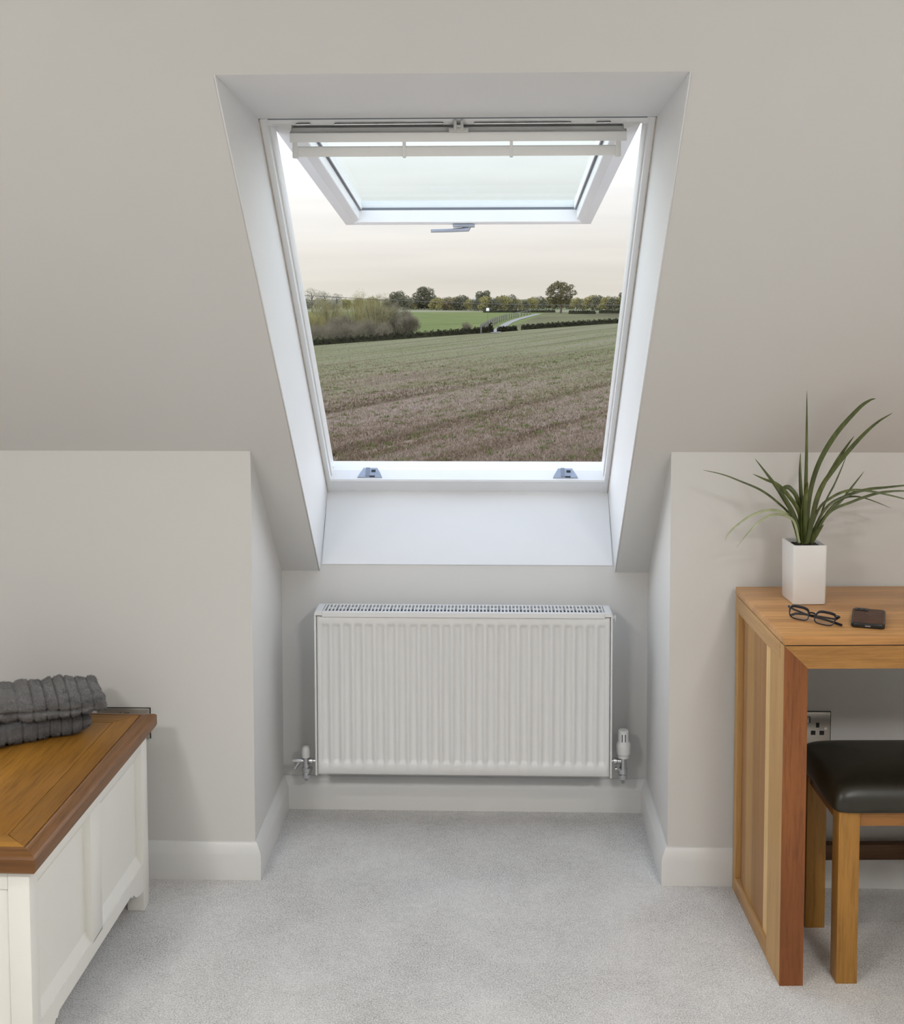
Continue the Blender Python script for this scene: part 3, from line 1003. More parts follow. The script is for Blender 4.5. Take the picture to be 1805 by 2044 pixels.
B().rings([sq(.036, 0), sq(.0405, .0012), sq(.0415, .004), sq(.0430, .1480), sq(.0426, .1497), sq(.0415, .1503, .006), sq(.0385, .1500, .005), sq(.0375, .1480, .004), sq(.0370, .13, .004)], cap=True).obj('pot', 'ceramic', pp)
random.seed(4)
b_ = B()
pts = []
nn = 16
q_ = bmesh.new()
gv = [[q_.verts.new((-.0368 + .0736 * i / nn, -.0440 + .0880 * j / nn, .139 + random.uniform(-.002, .0035))) for i in range(nn + 1)] for j in range(nn + 1)]
for j in range(nn):
    for i in range(nn):
        q_.faces.new((gv[j][i], gv[j][i + 1], gv[j + 1][i + 1], gv[j + 1][i]))
b_._join(q_)
b_.obj('soil', 'soil', pp)
LEAVES=[([(0.873,-0.186,0.972),(0.868,-0.201,1.067),(0.863,-0.225,1.215),(0.856,-0.248,1.364)],0.0086),
 ([(0.875,-0.189,0.973),(0.878,-0.193,1.08),(0.894,-0.208,1.169),(0.931,-0.223,1.249),(0.982,-0.238,1.316),(1.005,-0.253,1.339),(1.017,-0.268,1.346)],0.0109),
 ([(0.877,-0.191,0.978),(0.898,-0.2,1.096),(0.933,-0.222,1.169),(0.982,-0.244,1.24),(1.019,-0.266,1.285),(1.052,-0.288,1.313)],0.0098),
 ([(0.883,-0.182,0.979),(0.904,-0.185,1.09),(0.941,-0.193,1.173),(0.966,-0.201,1.218),(0.984,-0.208,1.247)],0.008),
 ([(0.898,-0.171,0.976),(0.925,-0.163,1.066),(0.954,-0.148,1.117),(0.975,-0.133,1.156),(0.991,-0.118,1.185)],0.0037),
 ([(0.888,-0.173,0.974),(0.921,-0.168,1.032),(0.966,-0.158,1.074),(1.003,-0.148,1.117),(1.031,-0.138,1.149)],0.0063),
 ([(0.878,-0.185,0.976),(0.904,-0.187,1.058),(0.936,-0.195,1.092),(0.973,-0.204,1.11),(1.016,-0.212,1.111),(1.059,-0.221,1.104),(1.103,-0.229,1.094),(1.127,-0.238,1.086)],0.0055),
 ([(0.883,-0.176,0.974),(0.925,-0.175,1.059),(0.977,-0.171,1.091),(1.029,-0.168,1.107),(1.076,-0.165,1.112),(1.131,-0.161,1.117),(1.167,-0.158,1.117)],0.0063),
 ([(0.89,-0.182,0.976),(0.931,-0.183,1.049),(0.987,-0.188,1.079),(1.045,-0.193,1.101),(1.089,-0.198,1.108),(1.124,-0.203,1.109),(1.145,-0.208,1.108)],0.0055),
 ([(0.895,-0.172,0.974),(0.93,-0.168,1.046),(0.969,-0.158,1.08),(1.004,-0.148,1.086),(1.044,-0.138,1.077),(1.104,-0.128,1.053)],0.0043),
 ([(0.887,-0.18,0.972),(0.899,-0.188,0.998),(0.916,-0.198,1.024)],0.0121),
 ([(0.872,-0.183,0.971),(0.867,-0.191,1.036),(0.867,-0.205,1.096),(0.87,-0.218,1.133)],0.0149),
 ([(0.873,-0.173,0.974),(0.868,-0.165,1.06),(0.866,-0.151,1.146),(0.87,-0.138,1.196)],0.0086),
 ([(0.868,-0.184,0.976),(0.856,-0.188,1.05),(0.827,-0.198,1.095),(0.795,-0.208,1.126),(0.765,-0.218,1.139),(0.731,-0.228,1.155)],0.0092),
 ([(0.867,-0.174,0.974),(0.848,-0.171,1.038),(0.824,-0.163,1.083),(0.793,-0.155,1.129),(0.753,-0.148,1.182)],0.0115),
 ([(0.868,-0.176,0.977),(0.856,-0.174,1.077),(0.839,-0.17,1.108),(0.827,-0.166,1.112),(0.822,-0.162,1.105),(0.826,-0.158,1.089)],0.0103),
 ([(0.86,-0.176,0.974),(0.839,-0.175,1.039),(0.804,-0.171,1.076),(0.764,-0.168,1.105),(0.713,-0.165,1.127),(0.67,-0.161,1.143),(0.621,-0.158,1.154)],0.0049),
 ([(0.857,-0.183,0.974),(0.84,-0.184,1.034),(0.812,-0.189,1.054),(0.776,-0.195,1.058),(0.735,-0.201,1.046),(0.697,-0.207,1.021),(0.674,-0.212,0.998),(0.667,-0.218,0.985)],0.0055),
 ([(0.859,-0.186,0.974),(0.844,-0.19,1.027),(0.821,-0.201,1.045),(0.79,-0.213,1.051),(0.759,-0.225,1.042),(0.723,-0.236,1.012),(0.69,-0.248,0.974)],0.0055),
 ([(0.865,-0.18,0.972),(0.851,-0.185,1.011),(0.829,-0.191,1.071),(0.804,-0.198,1.107)],0.0132)]
inv = Matrix.Rotation(-R(4), 4, 'Z') @ Matrix.Translation((-PC[0], -PC[1], -PC[2]))


def catmull(P, n_):
    P = [P[0] * 2 - P[1]] + P + [P[-1] * 2 - P[-2]]
    out = []
    segs = len(P) - 3
    for k_ in range(n_ + 1):
        t = k_ / n_ * segs
        i = min(int(t), segs - 1)
        t -= i
        a, b2, c, d = P[i:i + 4]
        out.append(.5 * ((2 * b2) + (c - a) * t + (2 * a - 5 * b2 + 4 * c - d) * t * t + (3 * b2 - a - 3 * c + d) * t ** 3))
    return out


for li, (cp, wd) in enumerate(LEAVES):
    C_ = catmull([inv @ Vector(p) for p in cp], 36)
    rs = []
    for k_, p in enumerate(C_):
        t = k_ / 36
        tg = (C_[min(k_ + 1, 36)] - C_[max(k_ - 1, 0)]).normalized()
        vw = Vector((.08, -1, .25)).normalized()
        side = tg.cross(vw).normalized()
        nrm = side.cross(tg).normalized()
        w_ = wd * .60 * (1.0 - .12 * (1 - t)) * min(1, ((1 - t) * 1.9) ** .75) + .0003
        th = min(.0012, w_ * .35) * (1.2 - t * .6)
        rs.append([p - side * w_ + nrm * w_ * .35, p + nrm * (-th * .2), p + side * w_ + nrm * w_ * .35, p - nrm * th * 1.2])
    B().rings(rs).obj('leaf', 'leaf_pale' if li in (17, 18) else 'leaf', pp, angle=70)

# ================================================================== SPECTACLES
gl = thing('spectacles', 'pair of dark-framed spectacles folded on the desk in front of the white pot', 'spectacles', (.839, -.389, .8236), R(-45))
TL = R(-24)                                             # lenses lean back


def gpt(x, h):
    return Vector((x, -math.sin(TL) * h * .9, .0028 + h * math.cos(TL)))


def lens_loop(cx, sgn, nn=40):
    out = []
    for k_ in range(nn):
        a = 2 * math.pi * k_ / nn
        c, s_ = math.cos(a), math.sin(a)
        x = math.copysign(abs(c) ** .55, c) * .0255
        h = math.copysign(abs(s_) ** .6, s_) * .0150
        x += sgn * h * .16
        out.append((cx + x, .0155 + h))
    return out


for sgn in (-1, 1):
    lp = lens_loop(sgn * .0345, sgn)
    P = [gpt(x, h) for x, h in lp]
    rs = []
    for k_, p in enumerate(P):
        h = lp[k_][1]
        rad_ = .0015 + .0019 * max(0, (h - .012) / .018)
        tg = (P[(k_ + 1) % len(P)] - P[k_ - 1]).normalized()
        nrm = Vector((0, math.cos(TL), math.sin(TL)))
        u = tg.cross(nrm).normalized()
        rs.append([p + (u * math.cos(a) + nrm * math.sin(a)) * rad_ for a in [2 * math.pi * z / 8 for z in range(8)]])
    rs.append(rs[0])
    B().rings(rs, cap=False).obj('rim', 'specs', gl)
    b_ = B().rings([[p + Vector((0, -.0004, 0)) for p in P], [p + Vector((0, .0004, 0)) for p in P]])
    b_.obj('lens', 'lens', gl)
    e0 = gpt(sgn * .062, .026)
    B().tube([e0 + Vector((-sgn * .004, 0, 0)), e0 + Vector((sgn * .003, .001, 0)), e0 + Vector((sgn * .0045, .006, -.002))], [.0028, .0030, .0024], 8).obj('hinge_lug', 'specs', gl)
    hgt = .016 if sgn > 0 else .011
    yb_ = .016 if sgn > 0 else .024
    b_ = B().tube([e0 + Vector((sgn * .0045, .006, -.002)), Vector((sgn * .058, yb_ - .002, .018)), Vector((sgn * .02, yb_, hgt)), Vector((-sgn * .03, yb_ + .001, hgt - .003)), Vector((-sgn * .052, yb_ + .003, hgt - .006)), Vector((-sgn * .066, yb_ + .004, .0030))],
                  [.0022, .0024, .0026, .0028, .0032, .0030], 8)
    b_.obj('temple_arm', 'specs', gl)
B().tube([gpt(-.0105, .019), gpt(-.004, .0225), gpt(.004, .0225), gpt(.0105, .019)], [.0018, .0022, .0022, .0018], 8).obj('bridge', 'specs', gl)

# ================================================================== PHONE
ph = thing('mobile_phone', 'phone in a black case with brown leather back, lying face down on the desk', 'phone', (.981, -.366, .8236), R(-17.5))


def rr(hx_, hy_, r_, z, nn=6):
    o = []
    for qx, qy, a0 in ((1, 1, 0), (-1, 1, 90), (-1, -1, 180), (1, -1, 270)):
        for k_ in range(nn + 1):
            a = R(a0 + 90 * k_ / nn)
            o.append(Vector((qx * (hx_ - r_) + r_ * math.cos(a), qy * (hy_ - r_) + r_ * math.sin(a), z)))
    return o


B().rings([rr(.0350, .0690, .008, 0), rr(.0372, .0712, .010, .0015), rr(.0380, .072, .0105, .005), rr(.0378, .0718, .0105, .0105), rr(.0365, .0705, .0095, .0122), rr(.0345, .0685, .008, .0120)]).obj('case', 'black', ph)
B().rings([rr(.0342, .0680, .008, .0112), rr(.0342, .0680, .008, .0126), rr(.0330, .0668, .007, .0130)]).obj('leather_back', 'phone_back', ph)
cm = B().rings([rr(.0155, .0125, .004, .0120), rr(.0155, .0125, .004, .0146), rr(.0145, .0115, .0035, .0150)])
o_ = cm.obj('camera_block', 'black', ph)
o_.data.transform(Matrix.Translation((-.0170, .0535, 0)))
for u in (-.006, .006):
    B().lathe([(.0042, .0148), (.0042, .0158), (.003, .0160)], (-.0170 + u, .0535, 0), 'Z', 14).obj('camera_lens', 'specs', ph)
B().rings([[Vector((x, -.0722, z)) for x, z in ((-.006, .0045), (.006, .0045), (.006, .0075), (-.006, .0075))],
           [Vector((x, -.0714, z)) for x, z in ((-.006, .0045), (.006, .0045), (.006, .0075), (-.006, .0075))]]).obj('charging_port', 'zinc', ph)

# ================================================================== CEILING LIGHT FITTINGS
M['glow'] = bpy.data.materials.new('lamp_diffuser')
M['glow'].use_nodes = True
pb_ = M['glow'].node_tree.nodes['Principled BSDF']
pb_.inputs['Base Color'].default_value = (.9, .88, .84, 1)
pb_.inputs['Emission Color'].default_value = (1, .93, .84, 1)
pb_.inputs['Emission Strength'].default_value = 2.0
dwn = ['left', 'right']
for (x_, y_), lb in zip(DOWNLIGHTS, dwn):
    f_ = thing('downlight', 'recessed white downlight in the flat ceiling, %s of two' % lb, 'light', (x_, y_, CEIL_Z), group='recessed downlights')
    B().lathe([(.082, 0), (.082, -.004), (.100, -.006), (.104, -.001), (.104, 0)], (0, 0, 0), 'Z', 32).obj('trim_ring', 'vent', f_)
    B().lathe([(.080, -.001), (.080, -.004), (.02, -.004)], (0, 0, 0), 'Z', 32).obj('diffuser', 'glow', f_)
for (x_, y_), lb in zip(FILL_LAMPS, ('left', 'right')):
    f_ = thing('fill_lamp', 'unseen round ceiling lamp added as fill light, %s one' % lb, 'light', (x_, y_, CEIL_Z), group='added fill lamps')
    B().lathe([(.10, 0), (.275, -.002), (.280, -.05), (.270, -.06), (.262, -.06)], (0, 0, 0), 'Z', 40).obj('housing', 'vent', f_)
    B().lathe([(.262, -.05), (.262, -.072), (.24, -.086), (.02, -.090)], (0, 0, 0), 'Z', 40).obj('diffuser', 'glow', f_)

# ================================================================== LANDSCAPE OUTSIDE
EYE = 1.62


def gz(x, y):
    Y = y + 3.36
    f_ = np.clip((260 - Y) / 110, 0, 1)
    f_ = f_ * f_ * (3 - 2 * f_)
    return EYE - (4.054 + .00885 * Y - .0481 * f_ * x)


def ground_mat():
    m_, n, l, b = nt('farmland')
    tc = n.new('ShaderNodeTexCoord')
    P = tc.outputs['Object']
    sep = n.new('ShaderNodeSeparateXYZ')
    l.new(P, sep.inputs[0])

    def mth(op, a, b2=None, clamp=False):
        x = n.new('ShaderNodeMath')
        x.operation = op
        x.use_clamp = clamp
        for i_, v in enumerate((a, b2)):
            if v is None:
                continue
            if isinstance(v, (int, float)):
                x.inputs[i_].default_value = v
            else:
                l.new(v, x.inputs[i_])
        return x.outputs[0]

    def smooth(v, a, b2):
        x = n.new('ShaderNodeMapRange')
        x.interpolation_type = 'SMOOTHSTEP'
        x.inputs['From Min'].default_value = a
        x.inputs['From Max'].default_value = b2
        l.new(v, x.inputs[0])
        return x.outputs[0]

    X, Y = sep.outputs['X'], sep.outputs['Y']
    mp_ = n.new('ShaderNodeMapping')
    mp_.vector_type = 'TEXTURE'
    mp_.inputs['Rotation'].default_value = (0, 0, R(64.8))       # x axis of the texture runs along the drill rows
    mp_.inputs['Scale'].default_value = (14, 1, 1)
    l.new(P, mp_.inputs[0])
    rows = noise(n, l, mp_.outputs[0], .55, 5, .6, .4)
    fine = noise(n, l, P, 3.0, 5, .75)
    patch = noise(n, l, P, .16, 5, .65, .5)
    straw = ramp(n, l, rows, [(.30, (.085, .060, .042)), (.45, (.135, .100, .075)), (.62, (.165, .130, .105)), (.75, (.120, .088, .062))])
    straw = mixc(n, l, .55, straw, ramp(n, l, fine, [(.3, (.25, .25, .25)), (.7, (.75, .75, .75))]), 'OVERLAY')
    weed = ramp(n, l, fine, [(.3, (.070, .082, .030)), (.7, (.118, .125, .058))])
    pale = ramp(n, l, rows, [(.3, (.082, .094, .038)), (.5, (.112, .118, .056)), (.7, (.140, .126, .086))])
    far_g = smooth(mth('ADD', Y, mth('MULTIPLY', mth('SUBTRACT', patch, .5), 90)), 46, 74)
    wfac = smooth(mth('ADD', mth('MULTIPLY', fine, .65), mth('MULTIPLY', patch, .55)), .66, .74)
    c = mixc(n, l, mth('MULTIPLY', wfac, .55), straw, weed)
    c = mixc(n, l, mth('MULTIPLY', far_g, .8), c, pale)
    # wheel tracks along the rows
    wv = n.new('ShaderNodeTexWave')
    wv.bands_direction = 'Y'
    wv.inputs['Scale'].default_value = .045
    wv.inputs['Distortion'].default_value = .8
    wv.inputs['Detail'].default_value = 1
    mp2 = n.new('ShaderNodeMapping')
    mp2.vector_type = 'TEXTURE'
    mp2.inputs['Rotation'].default_value = (0, 0, R(64.8))
    l.new(P, mp2.inputs[0])
    l.new(mp2.outputs[0], wv.inputs['Vector'])
    trk = smooth(wv.outputs['Fac'], .93, .99)
    c = mixc(n, l, mth('MULTIPLY', trk, .45), c, (.060, .046, .030))
    # beyond the hedge
    side = mth('SUBTRACT', X, mth('MULTIPLY', mth('SUBTRACT', Y, 140), .0717))
    meadow = ramp(n, l, noise(n, l, P, .12, 4, .6), [(.3, (.076, .096, .028)), (.7, (.106, .122, .042))])
    paddock = ramp(n, l, noise(n, l, P, .05, 5, .65), [(.3, (.050, .042, .028)), (.48, (.085, .082, .040)), (.7, (.105, .105, .048))])
    cf = mixc(n, l, smooth(side, .2, 1.2), meadow, paddock)
    olive = ramp(n, l, noise(n, l, P, .01, 4), [(.35, (.085, .100, .045)), (.65, (.170, .165, .105))])
    cf = mixc(n, l, smooth(Y, 335, 350), cf, olive)
    s_ = mth('SUBTRACT', Y, mth('ADD', mth('MULTIPLY', X, .867), 146))
    c = mixc(n, l, smooth(s_, -.5, .5), c, cf)
    l.new(c, b.inputs['Base Color'])
    b.inputs['Roughness'].default_value = 1.0
    b.inputs['Specular IOR Level'].default_value = .05
    bump(n, l, b, fine, .8, .12)
    return m_


ys = np.concatenate([np.linspace(2.2, 40, 40), np.geomspace(41, 2600, 90)])
us = np.linspace(-1, 1, 61)
yy, uu = np.meshgrid(ys, us, indexing='ij')
xx = uu * (yy * .30 + 14)
zz = gz(xx, yy)
V = np.stack([xx, yy, zz], -1).reshape(-1, 3)
ii, jj = np.meshgrid(np.arange(len(ys) - 1), np.arange(60), indexing='ij')
F = np.stack([ii * 61 + jj, ii * 61 + jj + 1, (ii + 1) * 61 + jj + 1, (ii + 1) * 61 + jj], -1).reshape(-1, 4)
struct(mesh_np('ground', V, F, ground_mat(), smooth=True), 'stubble field and green pasture falling away outside the window', 'ground')

rng = np.random.default_rng(7)


def P_at(px, Y):
    """lateral position at distance Y for a bearing given in picture columns"""
    return .0876 + Y * ((px - 902.5) / 2525.2 - .0321)


# --- stubble and weeds (uncountable)
def tufts(name, label, cat, n_, y0, y1, hmin, hmax, wmin, wmax, mat, k_, clump=False, fade=None):
    y = 1 / (1 / y0 + rng.random(n_) * (1 / y1 - 1 / y0))
    x = (rng.random(n_) - .5) * 2 * (y * .155 + .8) - y * .022
    if clump:
        nc = n_ // 9
        ci = rng.integers(0, nc, n_)
        x = x[:nc][ci] + rng.normal(0, .10, n_)
        y = y[:nc][ci] + rng.normal(0, .13, n_)
    else:
        c = .905 * x - .425 * y
        c = np.round(c / .17) * .17 + rng.normal(0, .03, n_)
        a_ = .425 * x + .905 * y
        x, y = .905 * c + .425 * a_, -.425 * c + .905 * a_
    if fade:
        edge_ = y + 7 * np.sin(x * .45) + 4 * np.sin(x * 1.3 + y * .2)
        keep = (rng.random(n_) < np.clip((edge_ - fade[0]) / (fade[1] - fade[0]), 0, 1)) & (y < 143 + .867 * x)
        x, y = x[keep], y[keep]
        n_ = len(x)
    z = gz(x, y)
    vs, base = [], np.stack([x, y, z - .01], -1)
    for _ in range(k_):
        h = rng.uniform(hmin, hmax, n_)
        w = rng.uniform(wmin, wmax, n_)
        a = rng.random(n_) * np.pi
        d = np.stack([np.cos(a) * w, np.sin(a) * w, np.zeros(n_)], -1)
        tip = base + np.stack([rng.normal(0, .35, n_) * h, rng.normal(0, .35, n_) * h, h], -1)
        o_ = np.stack([rng.normal(0, .02, n_), rng.normal(0, .02, n_), np.zeros(n_)], -1)
        vs += [np.stack([base + o_ - d, base + o_ + d, tip + o_], 1)]
    Vv = np.concatenate(vs).reshape(-1, 3)
    Ff = np.arange(len(Vv)).reshape(-1, 3)
    return setp(mesh_np(name, Vv, Ff, mat), label, cat, kind='stuff')


def foliage(name, stops, scale=3.0):
    m_, n, l, b = nt(name)
    f_ = noise(n, l, objvec(n, l), scale, 4, .7)
    l.new(ramp(n, l, f_, stops), b.inputs['Base Color'])
    b.inputs['Roughness'].default_value = .9
    b.inputs['Specular IOR Level'].default_value = .1
    return m_




def straw_mat():
    m_, n, l, b = nt('straw')
    tc = n.new('ShaderNodeTexCoord')
    mp_ = n.new('ShaderNodeMapping')
    mp_.vector_type = 'TEXTURE'
    mp_.inputs['Rotation'].default_value = (0, 0, R(64.8))
    mp_.inputs['Scale'].default_value = (16, 1, 1)
    l.new(tc.outputs['Object'], mp_.inputs[0])
    rows = noise(n, l, mp_.outputs[0], .55, 4, .6)
    f_ = noise(n, l, tc.outputs['Object'], 9.0, 2, .7)
    c = ramp(n, l, rows, [(.34, (.085, .060, .036)), (.46, (.150, .112, .078)), (.58, (.215, .172, .135)), (.72, (.120, .086, .052))])
    c = mixc(n, l, .7, c, ramp(n, l, f_, [(.3, (.22, .22, .22)), (.7, (.78, .78, .78))]), 'OVERLAY')
    l.new(c, b.inputs['Base Color'])
    b.inputs['Roughness'].default_value = 1.0
    b.inputs['Specular IOR Level'].default_value = .05
    return m_


M['straw'] = straw_mat()
M['weed'] = foliage('weeds', [(.3, (.070, .088, .026)), (.7, (.130, .140, .060))], 1.0)
tufts('stubble', 'beige cut straw stubble covering the near field', 'stubble', 60000, 21, 85, .05, .13, .006, .020, 'straw', 2)
tufts('field_weeds', 'small green weed clumps scattered across the stubble field', 'weeds', 5200, 21, 80, .04, .12, .012, .035, 'weed', 3, True)

M['regrowth'] = foliage('regrowth', [(.3, (.125, .138, .058)), (.5, (.175, .178, .090)), (.7, (.235, .205, .150))], .22)
tufts('field_regrowth', 'short green and straw regrowth over the far half of the stubble field', 'grass', 30000, 36, 128, .03, .075, .015, .05, 'regrowth', 2, fade=(36, 78))
M['bark'] = plain('bark', (.075, .062, .048), .95, var=.3, vs=4)
M['fol_oak'] = foliage('foliage_oak', [(.3, (.075, .070, .034)), (.7, (.160, .140, .070))], .8)
M['fol_round'] = foliage('foliage_round', [(.3, (.092, .092, .062)), (.7, (.160, .152, .100))], .6)
M['fol_olive'] = foliage('foliage_olive', [(.3, (.150, .142, .062)), (.5, (.225, .205, .085)), (.75, (.290, .245, .110))], .9)
M['fol_willow'] = foliage('foliage_willow', [(.3, (.150, .140, .075)), (.5, (.225, .205, .105)), (.75, (.290, .262, .125))], .9)
M['fol_twig'] = foliage('foliage_twig', [(.3, (.110, .095, .070)), (.7, (.215, .190, .140))], 1.0)
M['fol_rust'] = foliage('foliage_rust', [(.3, (.125, .108, .064)), (.7, (.215, .178, .098))], .8)
M['fol_dark'] = foliage('foliage_dark', [(.3, (.018, .018, .012)), (.7, (.048, .046, .026))], 1.2)
M['fol_pale'] = foliage('foliage_pale', [(.3, (.20, .19, .15)), (.7, (.32, .30, .24))], .6)


def leaf_cloud(cents, rads, n_, size, squash=1.0, long_=1.0, shell=.55):
    """triangles scattered through a set of ellipsoid clumps"""
    cents, rads = np.asarray(cents, float), np.asarray(rads, float)
    w = rads[:, 0] * rads[:, 1] * rads[:, 2]
    w = w ** .67
    idx = rng.choice(len(cents), n_, p=w / w.sum())
    d = rng.normal(size=(n_, 3))
    d /= np.linalg.norm(d, axis=1)[:, None]
    r_ = (shell + (1 - shell) * rng.random(n_)) ** .8
    r_ *= np.where(rng.random(n_) < .12, 1.15, 1.0)
    c = cents[idx] + d * r_[:, None] * rads[idx]
    a = rng.normal(size=(n_, 3))
    b2 = rng.normal(size=(n_, 3))
    a /= np.linalg.norm(a, axis=1)[:, None]
    b2 /= np.linalg.norm(b2, axis=1)[:, None]
    a[:, 2] *= squash
    s_ = size * rng.uniform(.5, 1.3, n_)[:, None]
    if long_ > 1:
        a = a * .25 + np.array([0, 0, 1.0]) * .9 + d * .5
        return np.stack([c - a * s_ * long_, c + b2 * s_ * .35, c + a * s_ * long_], 1).reshape(-1, 3)
    return np.stack([c - a * s_, c + b2 * s_, c + a * s_ * .8 - b2 * s_ * .4], 1).reshape(-1, 3)


def cloud_obj(name, V, mat, parent):
    return mesh_np(name, V, np.arange(len(V)).reshape(-1, 3), mat, parent)


def tree(name, label, cat, px, Y, H, Wd, mat, n_=5000, leaf=.16, trunk=.30, clumps=14, group=None, dead_top=False, seed=1, sink=0.0, airy=.42):
    rs_ = np.random.default_rng(seed)
    x = P_at(px, Y + 3.36)
    t = thing(name, label, cat, (x, Y, float(gz(x, Y)) - sink), group=group)
    cs, rd = [], []
    ch_ = H * (1 - trunk)
    for i in range(clumps):
        a = i * 2.4 + rs_.uniform(-.3, .3)
        f_ = (i + .5) / clumps
        zz_ = H * trunk + ch_ * (.10 + .82 * f_)
        prof_ = math.sin(math.pi * (.18 + .72 * f_)) ** .6
        rr_ = Wd / 2 * prof_ * rs_.uniform(.35, .78)
        k_ = airy * Wd / 2 * rs_.uniform(.75, 1.25)
        cs.append((rr_ * math.cos(a), rr_ * math.sin(a), zz_))
        rd.append((k_, k_, k_ * .72))
    b_ = B()
    b_.tube([(0, 0, -.3), (.02 * H, 0, H * trunk * .6), (0, .01 * H, H * trunk * 1.1), (.01 * H, 0, H * .72)], [H * .042, H * .030, H * .024, H * .008], 8)
    for i in range(0, clumps):
        c = cs[i]
        z0 = min(H * (trunk * .7 + .035 * i), c[2] - .05 * H)
        b_.tube([(0, 0, z0), (c[0] * .5, c[1] * .5, z0 + (c[2] - z0) * .65), c], [H * .014, H * .009, H * .003], 5)
    if dead_top:
        b_.tube([(0, 0, H * .7), (-.03 * H, 0, H * .88), (-.09 * H, 0, H * 1.02), (-.13 * H, 0, H * 1.04)], [H * .012, H * .010, H * .007, H * .003], 5)
        b_.tube([(-.04 * H, 0, H * .9), (.0, 0, H * 1.0), (.01 * H, 0, H * 1.06)], [H * .008, H * .006, H * .002], 5)
        b_.tube([(-.08 * H, 0, H), (-.12 * H, 0, H * .97), (-.15 * H, 0, H * .99)], [H * .007, H * .005, H * .002], 5)
        cs.append((-.09 * H, 0, H * .99))
        rd.append((.05 * H, .05 * H, .03 * H))
    b_.obj('trunk', 'bark', t)
    cloud_obj('crown', leaf_cloud(cs, rd, n_, leaf), mat, t)
    return t


def shrub(name, label, px, Y, H, Wd, mat, n_=9000, leaf=.07, group=None, seed=1, long_=2.2, twigs=40):
    rs_ = np.random.default_rng(seed)
    x = P_at(px, Y + 3.36)
    t = thing(name, label, 'shrub', (x, Y, float(gz(x, Y))), group=group)
    b_ = B()
    cs, rd = [], []
    for i in range(twigs):
        a = rs_.uniform(0, 2 * math.pi)
        r_ = Wd / 2 * math.sqrt(rs_.random())
        h = H * (1 - .45 * (r_ / (Wd / 2)) ** 2) * rs_.uniform(.72, 1.0)
        c = Vector((r_ * math.cos(a), r_ * math.sin(a), h))
        b_.tube([(c.x * .25, c.y * .25, -.1), (c.x * .6, c.y * .6, h * .5), c], [H * .010, H * .006, H * .0016], 4)
        for f_ in (.42, .68, .9):
            k_ = Wd * .115 * rs_.uniform(.7, 1.3)
            cs.append((c.x * (.45 + .55 * f_), c.y * (.45 + .55 * f_), h * f_))
            rd.append((k_, k_, k_ * 1.25))
    b_.obj('stems', 'bark', t)
    cloud_obj('foliage', leaf_cloud(cs, rd, n_, leaf, 1.0, long_, .3), mat, t)
    return t


def hedge(name, label, pts, h, w, mat, n_=6000, leaf=.09, group=None):
    pts = [Vector((x, y, float(gz(x, y)))) for x, y in pts]
    o0 = pts[0]
    t = thing(name, label, 'hedge', o0, group=group)
    b_ = B()
    for p, q in zip(pts[:-1], pts[1:]):
        b_.prism([(-w / 2, -.2), (w / 2, -.2), (w * .38, h * .82), (-w * .38, h * .82)], p - o0, q - o0, ((.3, 1, 0), (0, 0, 1)))
    b_.obj('hedge_core', mat, t, smooth=False)
    f_ = rng.random(n_) * (len(pts) - 1)
    A = np.array([list(p - o0) for p in pts])
    i0 = np.minimum(f_.astype(int), len(pts) - 2)
    c = A[i0] + (A[i0 + 1] - A[i0]) * (f_ - i0)[:, None]
    hh = h * (1 + .16 * np.sin(f_ * 37) + .12 * np.sin(f_ * 91 + 1))
    c += np.stack([rng.normal(0, .05, n_), rng.uniform(-.5, .5, n_) * w, rng.random(n_) ** .6 * hh], -1)
    a = rng.normal(size=(n_, 3))
    b2 = rng.normal(size=(n_, 3))
    s_ = leaf * rng.uniform(.5, 1.4, n_)[:, None]
    V_ = np.stack([c - a * s_ * .6, c + b2 * s_ * .6, c + a * s_ * .6], 1).reshape(-1, 3)
    cloud_obj('hedge_leaves', V_, mat, t)
    return t


def hp(px, s_=0.0):
    """point on the field boundary line for a picture column"""
    k_ = (px - 902.5) / 2525.2 - .0321
    y = (146.1 + .867 * .0876 + s_) / (1 - .867 * k_)
    return (P_at(px, y), y - 3.36)


hedge('hedge', 'low dark hedge along the left edge of the stubble field', [hp(px) for px in (560, 640, 720, 800, 880, 950, 984)], .62, .9, 'fol_dark', 9000)
hedge('hedge', 'short piece of dark hedge just right of the farm track', [hp(px) for px in (994, 1012, 1031)], .50, .9, 'fol_dark', 2500)
hedge('hedge', 'low dark hedge along the right edge of the stubble field', [hp(px, 1.5) for px in (1042, 1100, 1160, 1220, 1300)], .55, .9, 'fol_dark', 7000)
hedge('hedge', 'dark clipped hedge at the far side of the brown paddock', [(P_at(px, 306), 303) for px in (1136, 1162, 1188)], .75, 1.2, 'fol_dark', 2500, .12)
hedge('hedge', 'dark clipped hedge on the far right beyond the big oak', [(P_at(px, 316), 313) for px in (1196, 1220, 1290)], .75, 1.2, 'fol_dark', 2500, .12)
hedge('hedge', 'dark hedge across the far end of the green meadow', [(P_at(px, 336), 333) for px in (966, 1010, 1060, 1108)], .70, 1.2, 'fol_dark', 3000, .12)

